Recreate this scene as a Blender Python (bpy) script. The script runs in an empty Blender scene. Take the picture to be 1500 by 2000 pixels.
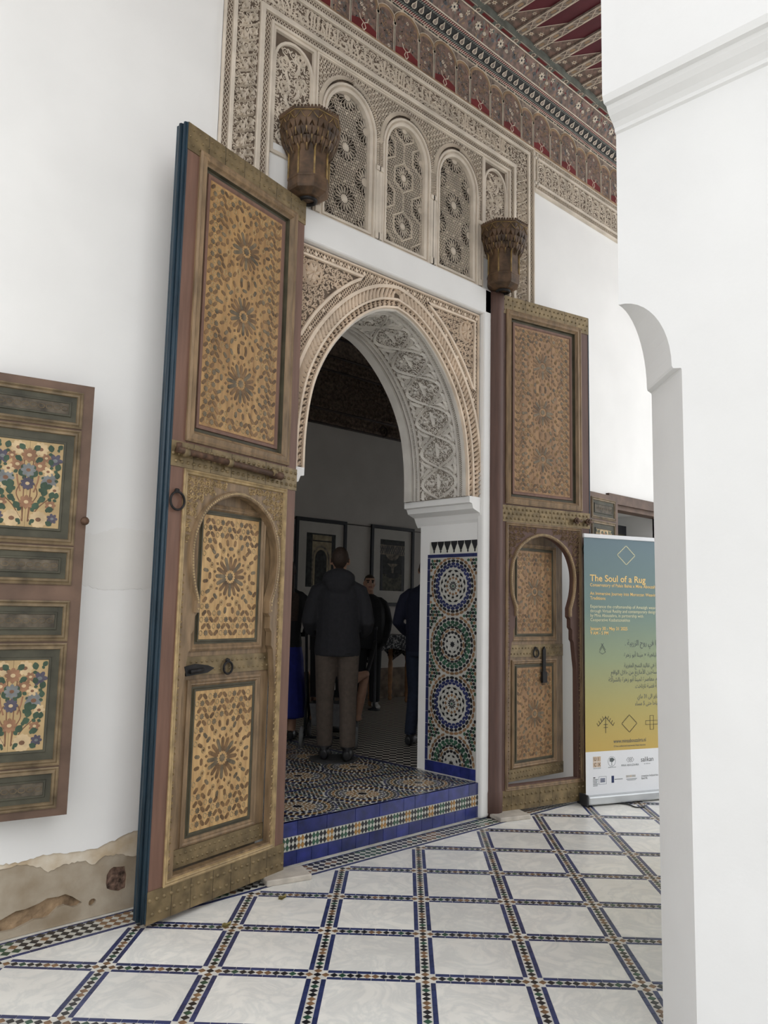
import bpy, math, random, unicodedata
from math import pi, sin, cos, radians
from mathutils import Matrix, Vector
from mathutils.geometry import tessellate_polygon

random.seed(7)
scene = bpy.context.scene
COL = scene.collection

# ---------------------------------------------------------------- camera, sky, exposure
CAM = Vector((0.0, -3.6, 1.42))
RIGHT = Vector((0.725110, -0.688298, 0.021463))
DOWN = Vector((0.096459, 0.070658, -0.992826))
FWD = Vector((0.681844, 0.721979, 0.117627))
cam_data = bpy.data.cameras.new('camera')
cam = bpy.data.objects.new('camera', cam_data)
COL.objects.link(cam)
cam.matrix_world = Matrix(((RIGHT.x, -DOWN.x, -FWD.x, CAM.x), (RIGHT.y, -DOWN.y, -FWD.y, CAM.y),
                           (RIGHT.z, -DOWN.z, -FWD.z, CAM.z), (0, 0, 0, 1)))
cam_data.sensor_fit = 'VERTICAL'
cam_data.sensor_height = 24.0
cam_data.lens = 24.0 * 1549.0 / 2000.0
cam_data.clip_start = 0.05
cam_data.clip_end = 200
scene.camera = cam

world = bpy.data.worlds.new('overcast_sky')
scene.world = world
world.use_nodes = True
bg = world.node_tree.nodes['Background']
bg.inputs['Color'].default_value = (0.965, 0.98, 1.0, 1)
bg.inputs['Strength'].default_value = 1.0

scene.view_settings.view_transform = 'Standard'
scene.view_settings.look = 'None'
scene.view_settings.gamma = 1.0
scene.view_settings.use_curve_mapping = False
scene.view_settings.exposure = 1.12


def project(p):
    d = Vector(p) - CAM
    z = d.dot(FWD)
    if z < 0.1:
        return None
    return 750 + 1549 * d.dot(RIGHT) / z, 1000 + 1549 * d.dot(DOWN) / z, z


# ---------------------------------------------------------------- helpers
def lin(c):
    c = c / 255.0
    return c / 12.92 if c <= 0.04045 else ((c + 0.055) / 1.055) ** 2.4


def rgb(r, g, b, gain=1.0):
    return tuple(min(0.92, lin(v) * gain) for v in (r, g, b))


M = {}


def mat(name, col, rough=0.6, var=0.12, scale=12.0, bump=0.0, bscale=60.0, metallic=0.0, rnd=0.0, col2=None, stretch=None, spec=0.4, coat=0.0):
    """Procedural material: noise-mottled colour, optional per-object variation and fine relief."""
    m = bpy.data.materials.new(name)
    m.use_nodes = True
    nt = m.node_tree
    N, L = nt.nodes, nt.links
    b = N['Principled BSDF']
    b.inputs['Roughness'].default_value = rough
    b.inputs['Metallic'].default_value = metallic
    b.inputs['Specular IOR Level'].default_value = spec
    if coat:
        b.inputs['Coat Weight'].default_value = coat
        b.inputs['Coat Roughness'].default_value = 0.15
    tc = N.new('ShaderNodeTexCoord')
    src = tc.outputs['Object']
    if stretch:
        mp = N.new('ShaderNodeMapping')
        mp.inputs['Scale'].default_value = stretch
        L.new(src, mp.inputs['Vector'])
        src = mp.outputs['Vector']
    no = N.new('ShaderNodeTexNoise')
    no.inputs['Scale'].default_value = scale
    no.inputs['Detail'].default_value = 5
    L.new(src, no.inputs['Vector'])
    ramp = N.new('ShaderNodeValToRGB')
    e = ramp.color_ramp.elements
    c2 = col2 or tuple(max(0, v * (1 - 2.2 * var)) for v in col)
    c1 = tuple(min(0.95, v * (1 + 0.6 * var)) for v in col)
    e[0].position, e[1].position = 0.3, 0.7
    e[0].color = (*c2, 1)
    e[1].color = (*c1, 1)
    L.new(no.outputs['Fac'], ramp.inputs['Fac'])
    out = ramp.outputs['Color']
    if rnd:
        oi = N.new('ShaderNodeObjectInfo')
        mr = N.new('ShaderNodeMapRange')
        mr.inputs['To Min'].default_value = 1 - rnd
        mr.inputs['To Max'].default_value = 1 + rnd * 0.6
        L.new(oi.outputs['Random'], mr.inputs['Value'])
        hs = N.new('ShaderNodeHueSaturation')
        L.new(mr.outputs['Result'], hs.inputs['Value'])
        L.new(out, hs.inputs['Color'])
        out = hs.outputs['Color']
    L.new(out, b.inputs['Base Color'])
    if bump:
        bn = N.new('ShaderNodeTexNoise')
        bn.inputs['Scale'].default_value = bscale
        bn.inputs['Detail'].default_value = 4
        L.new(src, bn.inputs['Vector'])
        bu = N.new('ShaderNodeBump')
        bu.inputs['Strength'].default_value = bump
        bu.inputs['Distance'].default_value = 0.01
        L.new(bn.outputs['Fac'], bu.inputs['Height'])
        L.new(bu.outputs['Normal'], b.inputs['Normal'])
    M[name] = m
    return m


class MB:
    """Collects polygons (with material slots); build() links them as ONE mesh object."""

    def __init__(s):
        s.v, s.f, s.m, s.sm = [], [], [], []

    def add(s, vs, fs, mi=0, smooth=False):
        o = len(s.v)
        s.v.extend(vs)
        for f in fs:
            s.f.append(tuple(i + o for i in f))
        s.m.extend([mi] * len(fs))
        s.sm.extend([smooth] * len(fs))
        return s

    def box(s, x0, y0, z0, x1, y1, z1, mi=0):
        v = [(x, y, z) for x in (x0, x1) for y in (y0, y1) for z in (z0, z1)]
        return s.add(v, [(0, 1, 3, 2), (4, 6, 7, 5), (0, 4, 5, 1), (2, 3, 7, 6), (0, 2, 6, 4), (1, 5, 7, 3)], mi)

    def prism(s, poly, h0, h1, mi=0, bottom=False):
        n = len(poly)
        v = [(u, w, h1) for u, w in poly] + [(u, w, h0) for u, w in poly]
        f = [tuple(range(n))] + [(i, i + n, (i + 1) % n + n, (i + 1) % n) for i in range(n)]
        if bottom:
            f.append(tuple(range(2 * n - 1, n - 1, -1)))
        return s.add(v, f, mi)

    def plate(s, outer, holes, h0, h1, mi=0, back=True):
        loops = [outer] + holes
        tri = tessellate_polygon([[Vector((u, w, 0)) for u, w in lp] for lp in loops])
        flat = [p for lp in loops for p in lp]
        n = len(flat)
        v = [(u, w, h1) for u, w in flat] + [(u, w, h0) for u, w in flat]
        f = [tuple(t) for t in tri]
        if back:
            f += [tuple(i + n for i in reversed(t)) for t in tri]
        o = 0
        for lp in loops:
            k = len(lp)
            f += [(o + i, o + i + n, o + (i + 1) % k + n, o + (i + 1) % k) for i in range(k)]
            o += k
        return s.add(v, f, mi)

    def ribbon(s, pts, w, h0, h1, mi=0, flat=0.0, closed=False):
        """Raised strip along a 2D polyline; roof-shaped, or flat-topped when flat > 0."""
        n = len(pts)
        vs = []
        k = 4 if flat else 3
        for i, (u, q) in enumerate(pts):
            if closed:
                a, b = pts[i - 1], pts[(i + 1) % n]
            else:
                a, b = pts[max(0, i - 1)], pts[min(n - 1, i + 1)]
            dx, dy = b[0] - a[0], b[1] - a[1]
            l = math.hypot(dx, dy) or 1e-9
            nx, ny = -dy / l, dx / l
            ww = w(i / (n - 1)) if callable(w) else w
            if flat:
                vs += [(u + nx * ww, q + ny * ww, h0), (u + nx * ww * flat, q + ny * ww * flat, h1),
                       (u - nx * ww * flat, q - ny * ww * flat, h1), (u - nx * ww, q - ny * ww, h0)]
            else:
                vs += [(u + nx * ww, q + ny * ww, h0), (u, q, h1), (u - nx * ww, q - ny * ww, h0)]
        fs = []
        for i in range(n if closed else n - 1):
            j = (i + 1) % n
            for c in range(k - 1):
                fs.append((i * k + c, i * k + c + 1, j * k + c + 1, j * k + c))
        return s.add(vs, fs, mi)

    def sweep(s, pts, prof, mi=0, closed=False, smooth=False):
        """Sweep profile [(offset along left normal, height)] along a 2D polyline."""
        n, k = len(pts), len(prof)
        vs = []
        for i, (u, q) in enumerate(pts):
            if closed:
                a, b = pts[i - 1], pts[(i + 1) % n]
            else:
                a, b = pts[max(0, i - 1)], pts[min(n - 1, i + 1)]
            d1 = Vector((u - a[0], q - a[1]))
            d2 = Vector((b[0] - u, b[1] - q))
            d1 = d1.normalized() if d1.length > 1e-9 else d2.normalized()
            d2 = d2.normalized() if d2.length > 1e-9 else d1
            t = (d1 + d2).normalized()
            sc = 1.0 / max(0.5, t.dot(d1))
            for off, h in prof:
                vs.append((u - t.y * off * sc, q + t.x * off * sc, h))
        fs = []
        for i in range(n if closed else n - 1):
            j = (i + 1) % n
            for c in range(k - 1):
                fs.append((i * k + c, i * k + c + 1, j * k + c + 1, j * k + c))
        return s.add(vs, fs, mi, smooth)

    def frame(s, u0, v0, u1, v1, prof, mi=0):
        """Mitred rectangular moulding; prof = [(inset from the edge, height)]."""
        vs = []
        for d, h in prof:
            vs += [(u0 + d, v0 + d, h), (u1 - d, v0 + d, h), (u1 - d, v1 - d, h), (u0 + d, v1 - d, h)]
        fs = []
        for c in range(len(prof) - 1):
            for i in range(4):
                j = (i + 1) % 4
                fs.append((c * 4 + i, c * 4 + j, c * 4 + 4 + j, c * 4 + 4 + i))
        return s.add(vs, fs, mi)

    def tube(s, pts, r, n=8, mi=0, cap=True, smooth=True):
        """Round bar along 3D points; r a number, a list of radii or of (rx, ry)."""
        P = [Vector(p) for p in pts]
        vs = []
        ref = None
        for i, p in enumerate(P):
            t = (P[min(len(P) - 1, i + 1)] - P[max(0, i - 1)])
            if t.length < 1e-9:
                t = Vector((0, 0, 1))
            t.normalize()
            if ref is None:
                ref = Vector((1, 0, 0)) if abs(t.x) < 0.8 else Vector((0, 1, 0))
            a = (ref - t * ref.dot(t)).normalized()
            ref = a
            b = t.cross(a)
            rr = r[i] if isinstance(r, (list, tuple)) else r
            ra, rb = rr if isinstance(rr, (list, tuple)) else (rr, rr)
            for k in range(n):
                an = 2 * pi * k / n
                vs.append(tuple(p + a * (cos(an) * ra) + b * (sin(an) * rb)))
        fs = []
        for i in range(len(P) - 1):
            for k in range(n):
                fs.append((i * n + k, i * n + (k + 1) % n, (i + 1) * n + (k + 1) % n, (i + 1) * n + k))
        if cap:
            fs.append(tuple(range(n - 1, -1, -1)))
            fs.append(tuple(range((len(P) - 1) * n, len(P) * n)))
        return s.add(vs, fs, mi, smooth)

    def lathe(s, prof, cx=0, cy=0, n=16, mi=0, smooth=True, a0=0.0):
        vs = []
        for r, z in prof:
            for k in range(n):
                a = a0 + 2 * pi * k / n
                vs.append((cx + r * cos(a), cy + r * sin(a), z))
        fs = []
        for i in range(len(prof) - 1):
            for k in range(n):
                fs.append((i * n + k, i * n + (k + 1) % n, (i + 1) * n + (k + 1) % n, (i + 1) * n + k))
        fs.append(tuple(range(n - 1, -1, -1)))
        fs.append(tuple(range((len(prof) - 1) * n, len(prof) * n)))
        return s.add(vs, fs, mi, smooth)

    def ellipsoid(s, c, r, n=12, m=8, mi=0):
        vs, fs = [], []
        for i in range(m + 1):
            th = pi * i / m
            for k in range(n):
                a = 2 * pi * k / n
                vs.append((c[0] + r[0] * sin(th) * cos(a), c[1] + r[1] * sin(th) * sin(a), c[2] + r[2] * cos(th)))
        for i in range(m):
            for k in range(n):
                fs.append((i * n + k, i * n + (k + 1) % n, (i + 1) * n + (k + 1) % n, (i + 1) * n + k))
        return s.add(vs, fs, mi, True)

    def dome(s, u, w, r, h0, h1, n=8, mi=0):
        vs = [(u + r * cos(2 * pi * k / n), w + r * sin(2 * pi * k / n), h0) for k in range(n)]
        vs += [(u + r * .7 * cos(2 * pi * k / n), w + r * .7 * sin(2 * pi * k / n), h0 + (h1 - h0) * .75) for k in range(n)]
        vs.append((u, w, h1))
        fs = [(k, (k + 1) % n, n + (k + 1) % n, n + k) for k in range(n)] + [(n + k, n + (k + 1) % n, 2 * n) for k in range(n)]
        return s.add(vs, fs, mi, True)

    def mesh(s, name, mats, mp=None):
        me = bpy.data.meshes.new(name)
        vs = [mp(*p) for p in s.v] if mp else s.v
        me.from_pydata(vs, [], s.f)
        for x in (mats if isinstance(mats, (list, tuple)) else [mats]):
            me.materials.append(M[x] if isinstance(x, str) else x)
        me.polygons.foreach_set('material_index', s.m)
        me.polygons.foreach_set('use_smooth', s.sm)
        me.update()
        return me

    def build(s, name, mats, parent=None, mp=None, **kw):
        return put(name, s.mesh(name, mats, mp), parent, **kw)


def put(name, me, parent=None, loc=None, rz=0.0, **kw):
    o = bpy.data.objects.new(name, me)
    COL.objects.link(o)
    if parent:
        o.parent = parent
    if loc:
        o.location = loc
    if rz:
        o.rotation_euler = (0, 0, rz)
    for k, v in kw.items():
        o[k] = v
    return o


def empty(name, loc=(0, 0, 0), rz=0.0, **kw):
    o = put(name, None, None, loc, rz, **kw)
    o.empty_display_size = 0.1
    return o


def tag(o, label=None, category=None, group=None, kind=None):
    for k, v in (('label', label), ('category', category), ('group', group), ('kind', kind)):
        if v:
            o[k] = v
    return o


def bevel(o, w, seg=2):
    b = o.modifiers.new('bevel', 'BEVEL')
    b.width = w
    b.segments = seg
    b.limit_method = 'ANGLE'
    return o


wallmap = lambda y0: (lambda u, w, h: (u, y0 - h, w))       # relief drawn on a wall that faces the viewer (-y)
floormap = lambda z0: (lambda u, w, h: (u, w, z0 + h))


# ---- ornament drawing (2D): scrolls, leaves, lattices, rosettes
def scroll(mb, cx, cy, r, a0, sg, turns, w, h0, h1, mi=0, n=11):
    pts = []
    for i in range(n):
        t = i / (n - 1)
        rr = r * (1 - 0.86 * t)
        a = a0 + sg * turns * 2 * pi * t
        pts.append((cx + rr * cos(a), cy + rr * sin(a)))
    mb.ribbon(pts, lambda t: w * (1.0 - 0.45 * t), h0, h1, mi)


def leaf(mb, cx, cy, ang, L, w, h0, h1, mi=0, n=5, bend=0.0):
    pts = []
    for i in range(n + 1):
        t = i / n
        a = ang + bend * t
        pts.append((cx + L * t * cos(a), cy + L * t * sin(a)))
    mb.ribbon(pts, lambda t: w * max(0.04, sin(pi * min(1, t * 0.98 + 0.01)) ** 0.8), h0, h1, mi)


def arabesque(mb, u0, v0, u1, v1, cell, h0, h1, mi=0, seed=1, mask=None, w=0.11, sym=None):
    rng = random.Random(seed)
    nu, nv = max(1, round((u1 - u0) / cell)), max(1, round((v1 - v0) / cell))
    cu, cv = (u1 - u0) / nu, (v1 - v0) / nv
    c = min(cu, cv)
    for i in range(nu):
        for j in range(nv):
            x, y = u0 + (i + .5) * cu, v0 + (j + .5) * cv
            if mask and not mask(x, y, c * .55):
                continue
            sg = 1 if (i + j) % 2 else -1
            a0 = rng.uniform(0, 2 * pi)
            scroll(mb, x, y, c * .46, a0, sg, 1.45, c * w, h0, h1 * rng.uniform(.8, 1), mi)
            for k in range(3):
                a = a0 + 2.1 * k + 0.5
                leaf(mb, x + c * .42 * cos(a), y + c * .42 * sin(a), a + sg * 1.0, c * .42, c * .13, h0, h1 * rng.uniform(.7, 1), mi, 4, sg * .6)
            if rng.random() < .5:
                mb.dome(x, y, c * .1, h0, h1 * .9, 6, mi)


def lattice(mb, u0, v0, u1, v1, step, w, h0, h1, mi=0, angs=(pi / 3, -pi / 3), mask=None):
    """Crossing thin straps, kept where mask(u, v) holds."""
    cx, cy = (u0 + u1) / 2, (v0 + v1) / 2
    R = math.hypot(u1 - u0, v1 - v0) / 2
    for a in angs:
        dx, dy = cos(a), sin(a)
        k = int(R / step) + 1
        for i in range(-k, k + 1):
            ox, oy = cx - dy * i * step, cy + dx * i * step
            dt = step * 0.34
            m = int(R / dt) + 1
            run = None
            for q in range(-m, m + 2):
                x, y = ox + dx * q * dt, oy + dy * q * dt
                ok = q <= m and u0 <= x <= u1 and v0 <= y <= v1 and (mask is None or mask(x, y))
                if ok:
                    run = [run[0] if run else (x, y), (x, y)]
                elif run:
                    if run[0] != run[1]:
                        mb.ribbon(run, w, h0, h1, mi)
                    run = None


def rosette(mb, cx, cy, r, n, w, h0, h1, mi=0, boss=True, r0=0.2, mask=None):
    for k in range(n):
        a = 2 * pi * (k + .5) / n
        hw = pi / n * 0.80
        pts = []
        for t, s in ((r0, 0.5), (.5, .75), (.82, .9), (1.0, 0.0), (.82, -.9), (.5, -.75), (r0, -.5)):
            aa = a + s * hw
            pts.append((cx + r * t * cos(aa), cy + r * t * sin(aa)))
        if mask and not all(mask(*p) for p in pts):
            continue
        mb.ribbon(pts, w, h0, h1, mi)
    if boss and (mask is None or mask(cx, cy)):
        mb.dome(cx, cy, r * r0 * .8, h0, h1 * 1.5, 8, mi)


def lozenge(cx, cy, a, L, W, k=6, taper=0.5):
    """Polygon of a pointed bar of half length L and half width W, pointing along a."""
    ca, sa = cos(a), sin(a)
    if k == 4:
        q = [(L, 0), (0, W), (-L, 0), (0, -W)]
    elif k == 8:
        q = [(L, 0), (L * .7, W * .7), (0, W), (-L * .7, W * .7), (-L, 0), (-L * .7, -W * .7), (0, -W), (L * .7, -W * .7)]
    else:
        q = [(L, 0), (L * taper, W), (-L * taper, W), (-L, 0), (-L * taper, -W), (L * taper, -W)]
    return [(cx + x * ca - y * sa, cy + x * sa + y * ca) for x, y in q]


def star(cx, cy, r, n, a0=0.0, k=0.5):
    return [(cx + (r if i % 2 == 0 else r * k) * cos(a0 + pi * i / n), cy + (r if i % 2 == 0 else r * k) * sin(a0 + pi * i / n)) for i in range(2 * n)]


def clip(poly, f):
    """Keep the part of a polygon where f(p) >= 0 (f linear)."""
    out = []
    n = len(poly)
    for i in range(n):
        a, b = poly[i], poly[(i + 1) % n]
        fa, fb = f(a), f(b)
        if fa >= 0:
            out.append(a)
        if (fa >= 0) != (fb >= 0):
            t = fa / (fa - fb)
            out.append((a[0] + (b[0] - a[0]) * t, a[1] + (b[1] - a[1]) * t))
    return out


def smooth_curve(P, n=6):
    out = []
    for i in range(len(P) - 1):
        p0, p1, p2, p3 = P[max(0, i - 1)], P[i], P[i + 1], P[min(len(P) - 1, i + 2)]
        for k in range(n):
            t = k / n
            out.append(tuple(0.5 * (2 * b + (c - a) * t + (2 * a - 5 * b + 4 * c - d) * t * t + (-a + 3 * b - 3 * c + d) * t ** 3)
                             for a, b, c, d in zip(p0, p1, p2, p3)))
    out.append(tuple(P[-1]))
    return out


# ---------------------------------------------------------------- materials
mat('warm_plaster', (0.83, 0.815, 0.785), 0.75, 0.03, 3.0, 0.12, 12)
mat('white_plaster', (0.85, 0.84, 0.82), 0.75, 0.025, 2.0, 0.10, 9)
mat('pier_plaster', (0.75, 0.75, 0.745), 0.7, 0.02, 2.5, 0.16, 14)
mat('grey_render', (0.40, 0.345, 0.27), 0.9, 0.22, 7.0, 0.35, 22, col2=(0.30, 0.235, 0.16))
mat('flaked_paint', (0.66, 0.60, 0.50), 0.85, 0.2, 9.0, 0.3, 30, col2=(0.50, 0.38, 0.24))
mat('rough_core', (0.36, 0.25, 0.15), 0.95, 0.35, 16.0, 0.9, 40, col2=(0.13, 0.085, 0.05))
mat('bare_brick', (0.24, 0.15, 0.11), 0.95, 0.4, 40.0, 0.9, 60)
mat('stucco', (0.72, 0.635, 0.53), 0.8, 0.10, 6.0, 0.10, 40)
mat('stucco_warm', (0.80, 0.66, 0.52), 0.8, 0.10, 6.0, 0.10, 40)
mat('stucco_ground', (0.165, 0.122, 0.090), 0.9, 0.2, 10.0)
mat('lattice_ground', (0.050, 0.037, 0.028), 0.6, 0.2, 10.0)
mat('soffit_stucco', (0.72, 0.68, 0.62), 0.8, 0.08, 6.0, 0.1, 40)
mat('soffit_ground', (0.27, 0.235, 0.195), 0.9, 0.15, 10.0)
mat('red_wood', (0.185, 0.098, 0.068), 0.55, 0.12, 5.0, 0.08, 40, stretch=(6, 6, 0.6))
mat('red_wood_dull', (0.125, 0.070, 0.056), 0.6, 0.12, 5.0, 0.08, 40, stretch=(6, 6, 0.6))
mat('gold_wood', (0.27, 0.18, 0.10), 0.5, 0.22, 6.0, 0.1, 50, stretch=(5, 5, 1))
mat('gold_panel', (0.41, 0.245, 0.095), 0.5, 0.22, 5.0, 0.12, 60, stretch=(7, 7, 1), col2=(0.26, 0.14, 0.05))
mat('gold_panel_pale', (0.56, 0.365, 0.165), 0.55, 0.22, 5.0, 0.12, 60, stretch=(7, 7, 1), col2=(0.38, 0.225, 0.09))
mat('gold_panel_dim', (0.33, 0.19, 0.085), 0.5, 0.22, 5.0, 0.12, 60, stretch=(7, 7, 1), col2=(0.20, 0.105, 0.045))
mat('gold_line', (0.42, 0.30, 0.15), 0.45, 0.2, 20.0)
mat('inlay_brown', (0.21, 0.118, 0.050), 0.55, 0.3, 20.0)
mat('inlay_grey', (0.18, 0.135, 0.080), 0.55, 0.3, 20.0)
mat('groove_green', (0.080, 0.070, 0.042), 0.6, 0.2, 10.0)
mat('brass', (0.235, 0.172, 0.088), 0.5, 0.22, 14.0, 0.1, 60, metallic=0.35)
mat('iron', (0.022, 0.020, 0.020), 0.55, 0.3, 20.0, metallic=0.4)
mat('rusty_iron', (0.12, 0.066, 0.040), 0.6, 0.3, 30.0, metallic=0.3)
mat('blue_edge', (0.020, 0.042, 0.062), 0.4, 0.2, 8.0, stretch=(4, 4, .6))
mat('bracket_wood', (0.13, 0.075, 0.040), 0.55, 0.35, 14.0, 0.15, 50)
mat('bracket_gilt', (0.36, 0.235, 0.085), 0.5, 0.3, 20.0)
mat('blue_tile', (0.035, 0.050, 0.155), 0.35, 0.2, 14.0, rnd=0.25, coat=0.2)
mat('step_blue', (0.026, 0.036, 0.20), 0.25, 0.2, 16.0, rnd=0.4, coat=0.4, col2=(0.015, 0.024, 0.11))
mat('black_tile', (0.018, 0.018, 0.022), 0.3, 0.2, 12.0, coat=0.2)
mat('green_tile', (0.035, 0.10, 0.062), 0.3, 0.25, 12.0, rnd=0.2, coat=0.2)
mat('brown_tile', (0.27, 0.155, 0.08), 0.35, 0.25, 12.0, rnd=0.2, coat=0.2)
mat('ochre_tile', (0.40, 0.21, 0.055), 0.3, 0.25, 12.0, rnd=0.2, coat=0.3)
mat('navy_tile', (0.022, 0.030, 0.115), 0.3, 0.2, 12.0, coat=0.3)
mat('white_tile', (0.66, 0.65, 0.58), 0.35, 0.08, 12.0, coat=0.2)
mat('jamb_white_shaded', (0.50, 0.49, 0.45), 0.4, 0.08, 12.0, coat=0.2)  # darker copy of the white tile; the jamb's shade put into its colour
mat('wheel_grey', (0.16, 0.16, 0.16), 0.7, 0.1, 20.0)
mat('grout', (0.74, 0.72, 0.66), 0.7, 0.12, 10.0)
mat('slab_marble', (0.58, 0.53, 0.46), 0.5, 0.15, 10.0, 0.2, 30)
mat('frieze_red', (0.185, 0.026, 0.028), 0.55, 0.15, 8.0)
mat('frieze_brown', (0.26, 0.165, 0.135), 0.6, 0.35, 26.0, col2=(0.105, 0.085, 0.07))
mat('frieze_grey', (0.34, 0.27, 0.225), 0.6, 0.3, 30.0)
mat('frieze_green', (0.20, 0.215, 0.19), 0.6, 0.2, 12.0)
mat('frieze_cream', (0.78, 0.68, 0.55), 0.6, 0.12, 12.0)
mat('frieze_blue', (0.15, 0.16, 0.175), 0.6, 0.2, 12.0)
mat('frieze_ochre', (0.42, 0.28, 0.17), 0.6, 0.2, 12.0)
mat('frieze_black', (0.022, 0.022, 0.022), 0.6, 0.2, 12.0)
mat('ceiling_red', (0.125, 0.018, 0.028), 0.5, 0.12, 4.0)
mat('shutter_wood', (0.145, 0.088, 0.060), 0.6, 0.2, 6.0, 0.12, 40, stretch=(1, 1, 1))
mat('shutter_green', (0.075, 0.070, 0.047), 0.65, 0.25, 9.0, 0.1, 40)
mat('shutter_gold', (0.21, 0.15, 0.083), 0.55, 0.3, 12.0, 0.1, 50)
mat('shutter_cream', (0.46, 0.325, 0.16), 0.6, 0.12, 8.0, 0.05, 40)
mat('shutter_dark', (0.12, 0.098, 0.070), 0.7, 0.35, 22.0, 0.2, 60)
mat('leaf_green', (0.045, 0.080, 0.048), 0.6, 0.2, 20.0)
mat('petal_blue', (0.085, 0.075, 0.105), 0.6, 0.2, 20.0)
mat('petal_pale_blue', (0.20, 0.21, 0.21), 0.6, 0.2, 20.0)
mat('petal_coral', (0.30, 0.155, 0.085), 0.6, 0.2, 20.0)
mat('petal_cream', (0.58, 0.43, 0.25), 0.6, 0.12, 20.0)
mat('petal_line', (0.20, 0.10, 0.055), 0.6, 0.2, 20.0)
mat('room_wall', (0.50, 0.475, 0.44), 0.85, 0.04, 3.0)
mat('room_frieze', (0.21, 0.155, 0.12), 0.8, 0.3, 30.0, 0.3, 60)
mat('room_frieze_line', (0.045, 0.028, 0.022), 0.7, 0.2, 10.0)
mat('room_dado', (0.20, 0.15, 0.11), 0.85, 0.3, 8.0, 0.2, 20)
mat('frame_black', (0.012, 0.013, 0.018), 0.5, 0.1, 10.0)
mat('picture_mount', (0.50, 0.48, 0.44), 0.8, 0.05, 5.0)
mat('picture_stone', (0.36, 0.30, 0.19), 0.7, 0.2, 16.0)
mat('picture_dark', (0.028, 0.030, 0.028), 0.7, 0.5, 22.0)
mat('picture_grass', (0.085, 0.082, 0.055), 0.7, 0.4, 22.0)
mat('picture_glow', (0.24, 0.20, 0.15), 0.7, 0.4, 22.0)
mat('jacket', (0.017, 0.017, 0.021), 0.85, 0.1, 40.0, 0.15, 90)
mat('trousers', (0.088, 0.068, 0.055), 0.85, 0.1, 30.0, 0.15, 60)
mat('black_cloth', (0.010, 0.010, 0.012), 0.85, 0.1, 30.0)
mat('navy_cloth', (0.008, 0.010, 0.026), 0.85, 0.1, 30.0)
mat('jeans', (0.014, 0.021, 0.042), 0.85, 0.15, 30.0)
mat('blue_dress', (0.014, 0.021, 0.19), 0.8, 0.1, 20.0)
mat('skin', (0.40, 0.23, 0.155), 0.55, 0.08, 20.0)
mat('hair', (0.035, 0.020, 0.014), 0.7, 0.2, 60.0)
mat('hair_brown', (0.035, 0.020, 0.013), 0.7, 0.2, 60.0)
mat('lips', (0.26, 0.10, 0.085), 0.5, 0.1, 30.0)
mat('eye', (0.02, 0.015, 0.012), 0.3, 0.1, 30.0)
mat('shoe_black', (0.020, 0.020, 0.022), 0.4, 0.1, 20.0)
mat('shoe_pale', (0.48, 0.47, 0.45), 0.6, 0.1, 20.0)
mat('grey_cloth', (0.16, 0.16, 0.165), 0.85, 0.1, 30.0)
mat('rubber', (0.05, 0.05, 0.05), 0.7, 0.1, 20.0)
mat('turned_wood', (0.40, 0.21, 0.10), 0.5, 0.2, 10.0)
mat('banner_white', (0.80, 0.81, 0.83), 0.45, 0.01, 4.0)
mat('banner_alu', (0.55, 0.57, 0.58), 0.35, 0.05, 8.0, metallic=0.6)
mat('banner_black', (0.03, 0.03, 0.033), 0.5, 0.1, 8.0)
mat('text_yellow', (0.86, 0.60, 0.24), 0.5, 0.02, 4.0)
mat('text_cream', (0.80, 0.76, 0.50), 0.5, 0.02, 4.0)
mat('text_grey', (0.11, 0.13, 0.13), 0.5, 0.02, 4.0)
mat('text_black', (0.03, 0.03, 0.035), 0.5, 0.02, 4.0)
mat('logo_sand', (0.62, 0.47, 0.34), 0.5, 0.02, 4.0)
mat('logo_navy', (0.02, 0.035, 0.11), 0.5, 0.02, 4.0)
mat('dry_leaf', (0.33, 0.27, 0.10), 0.8, 0.3, 40.0)


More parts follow.
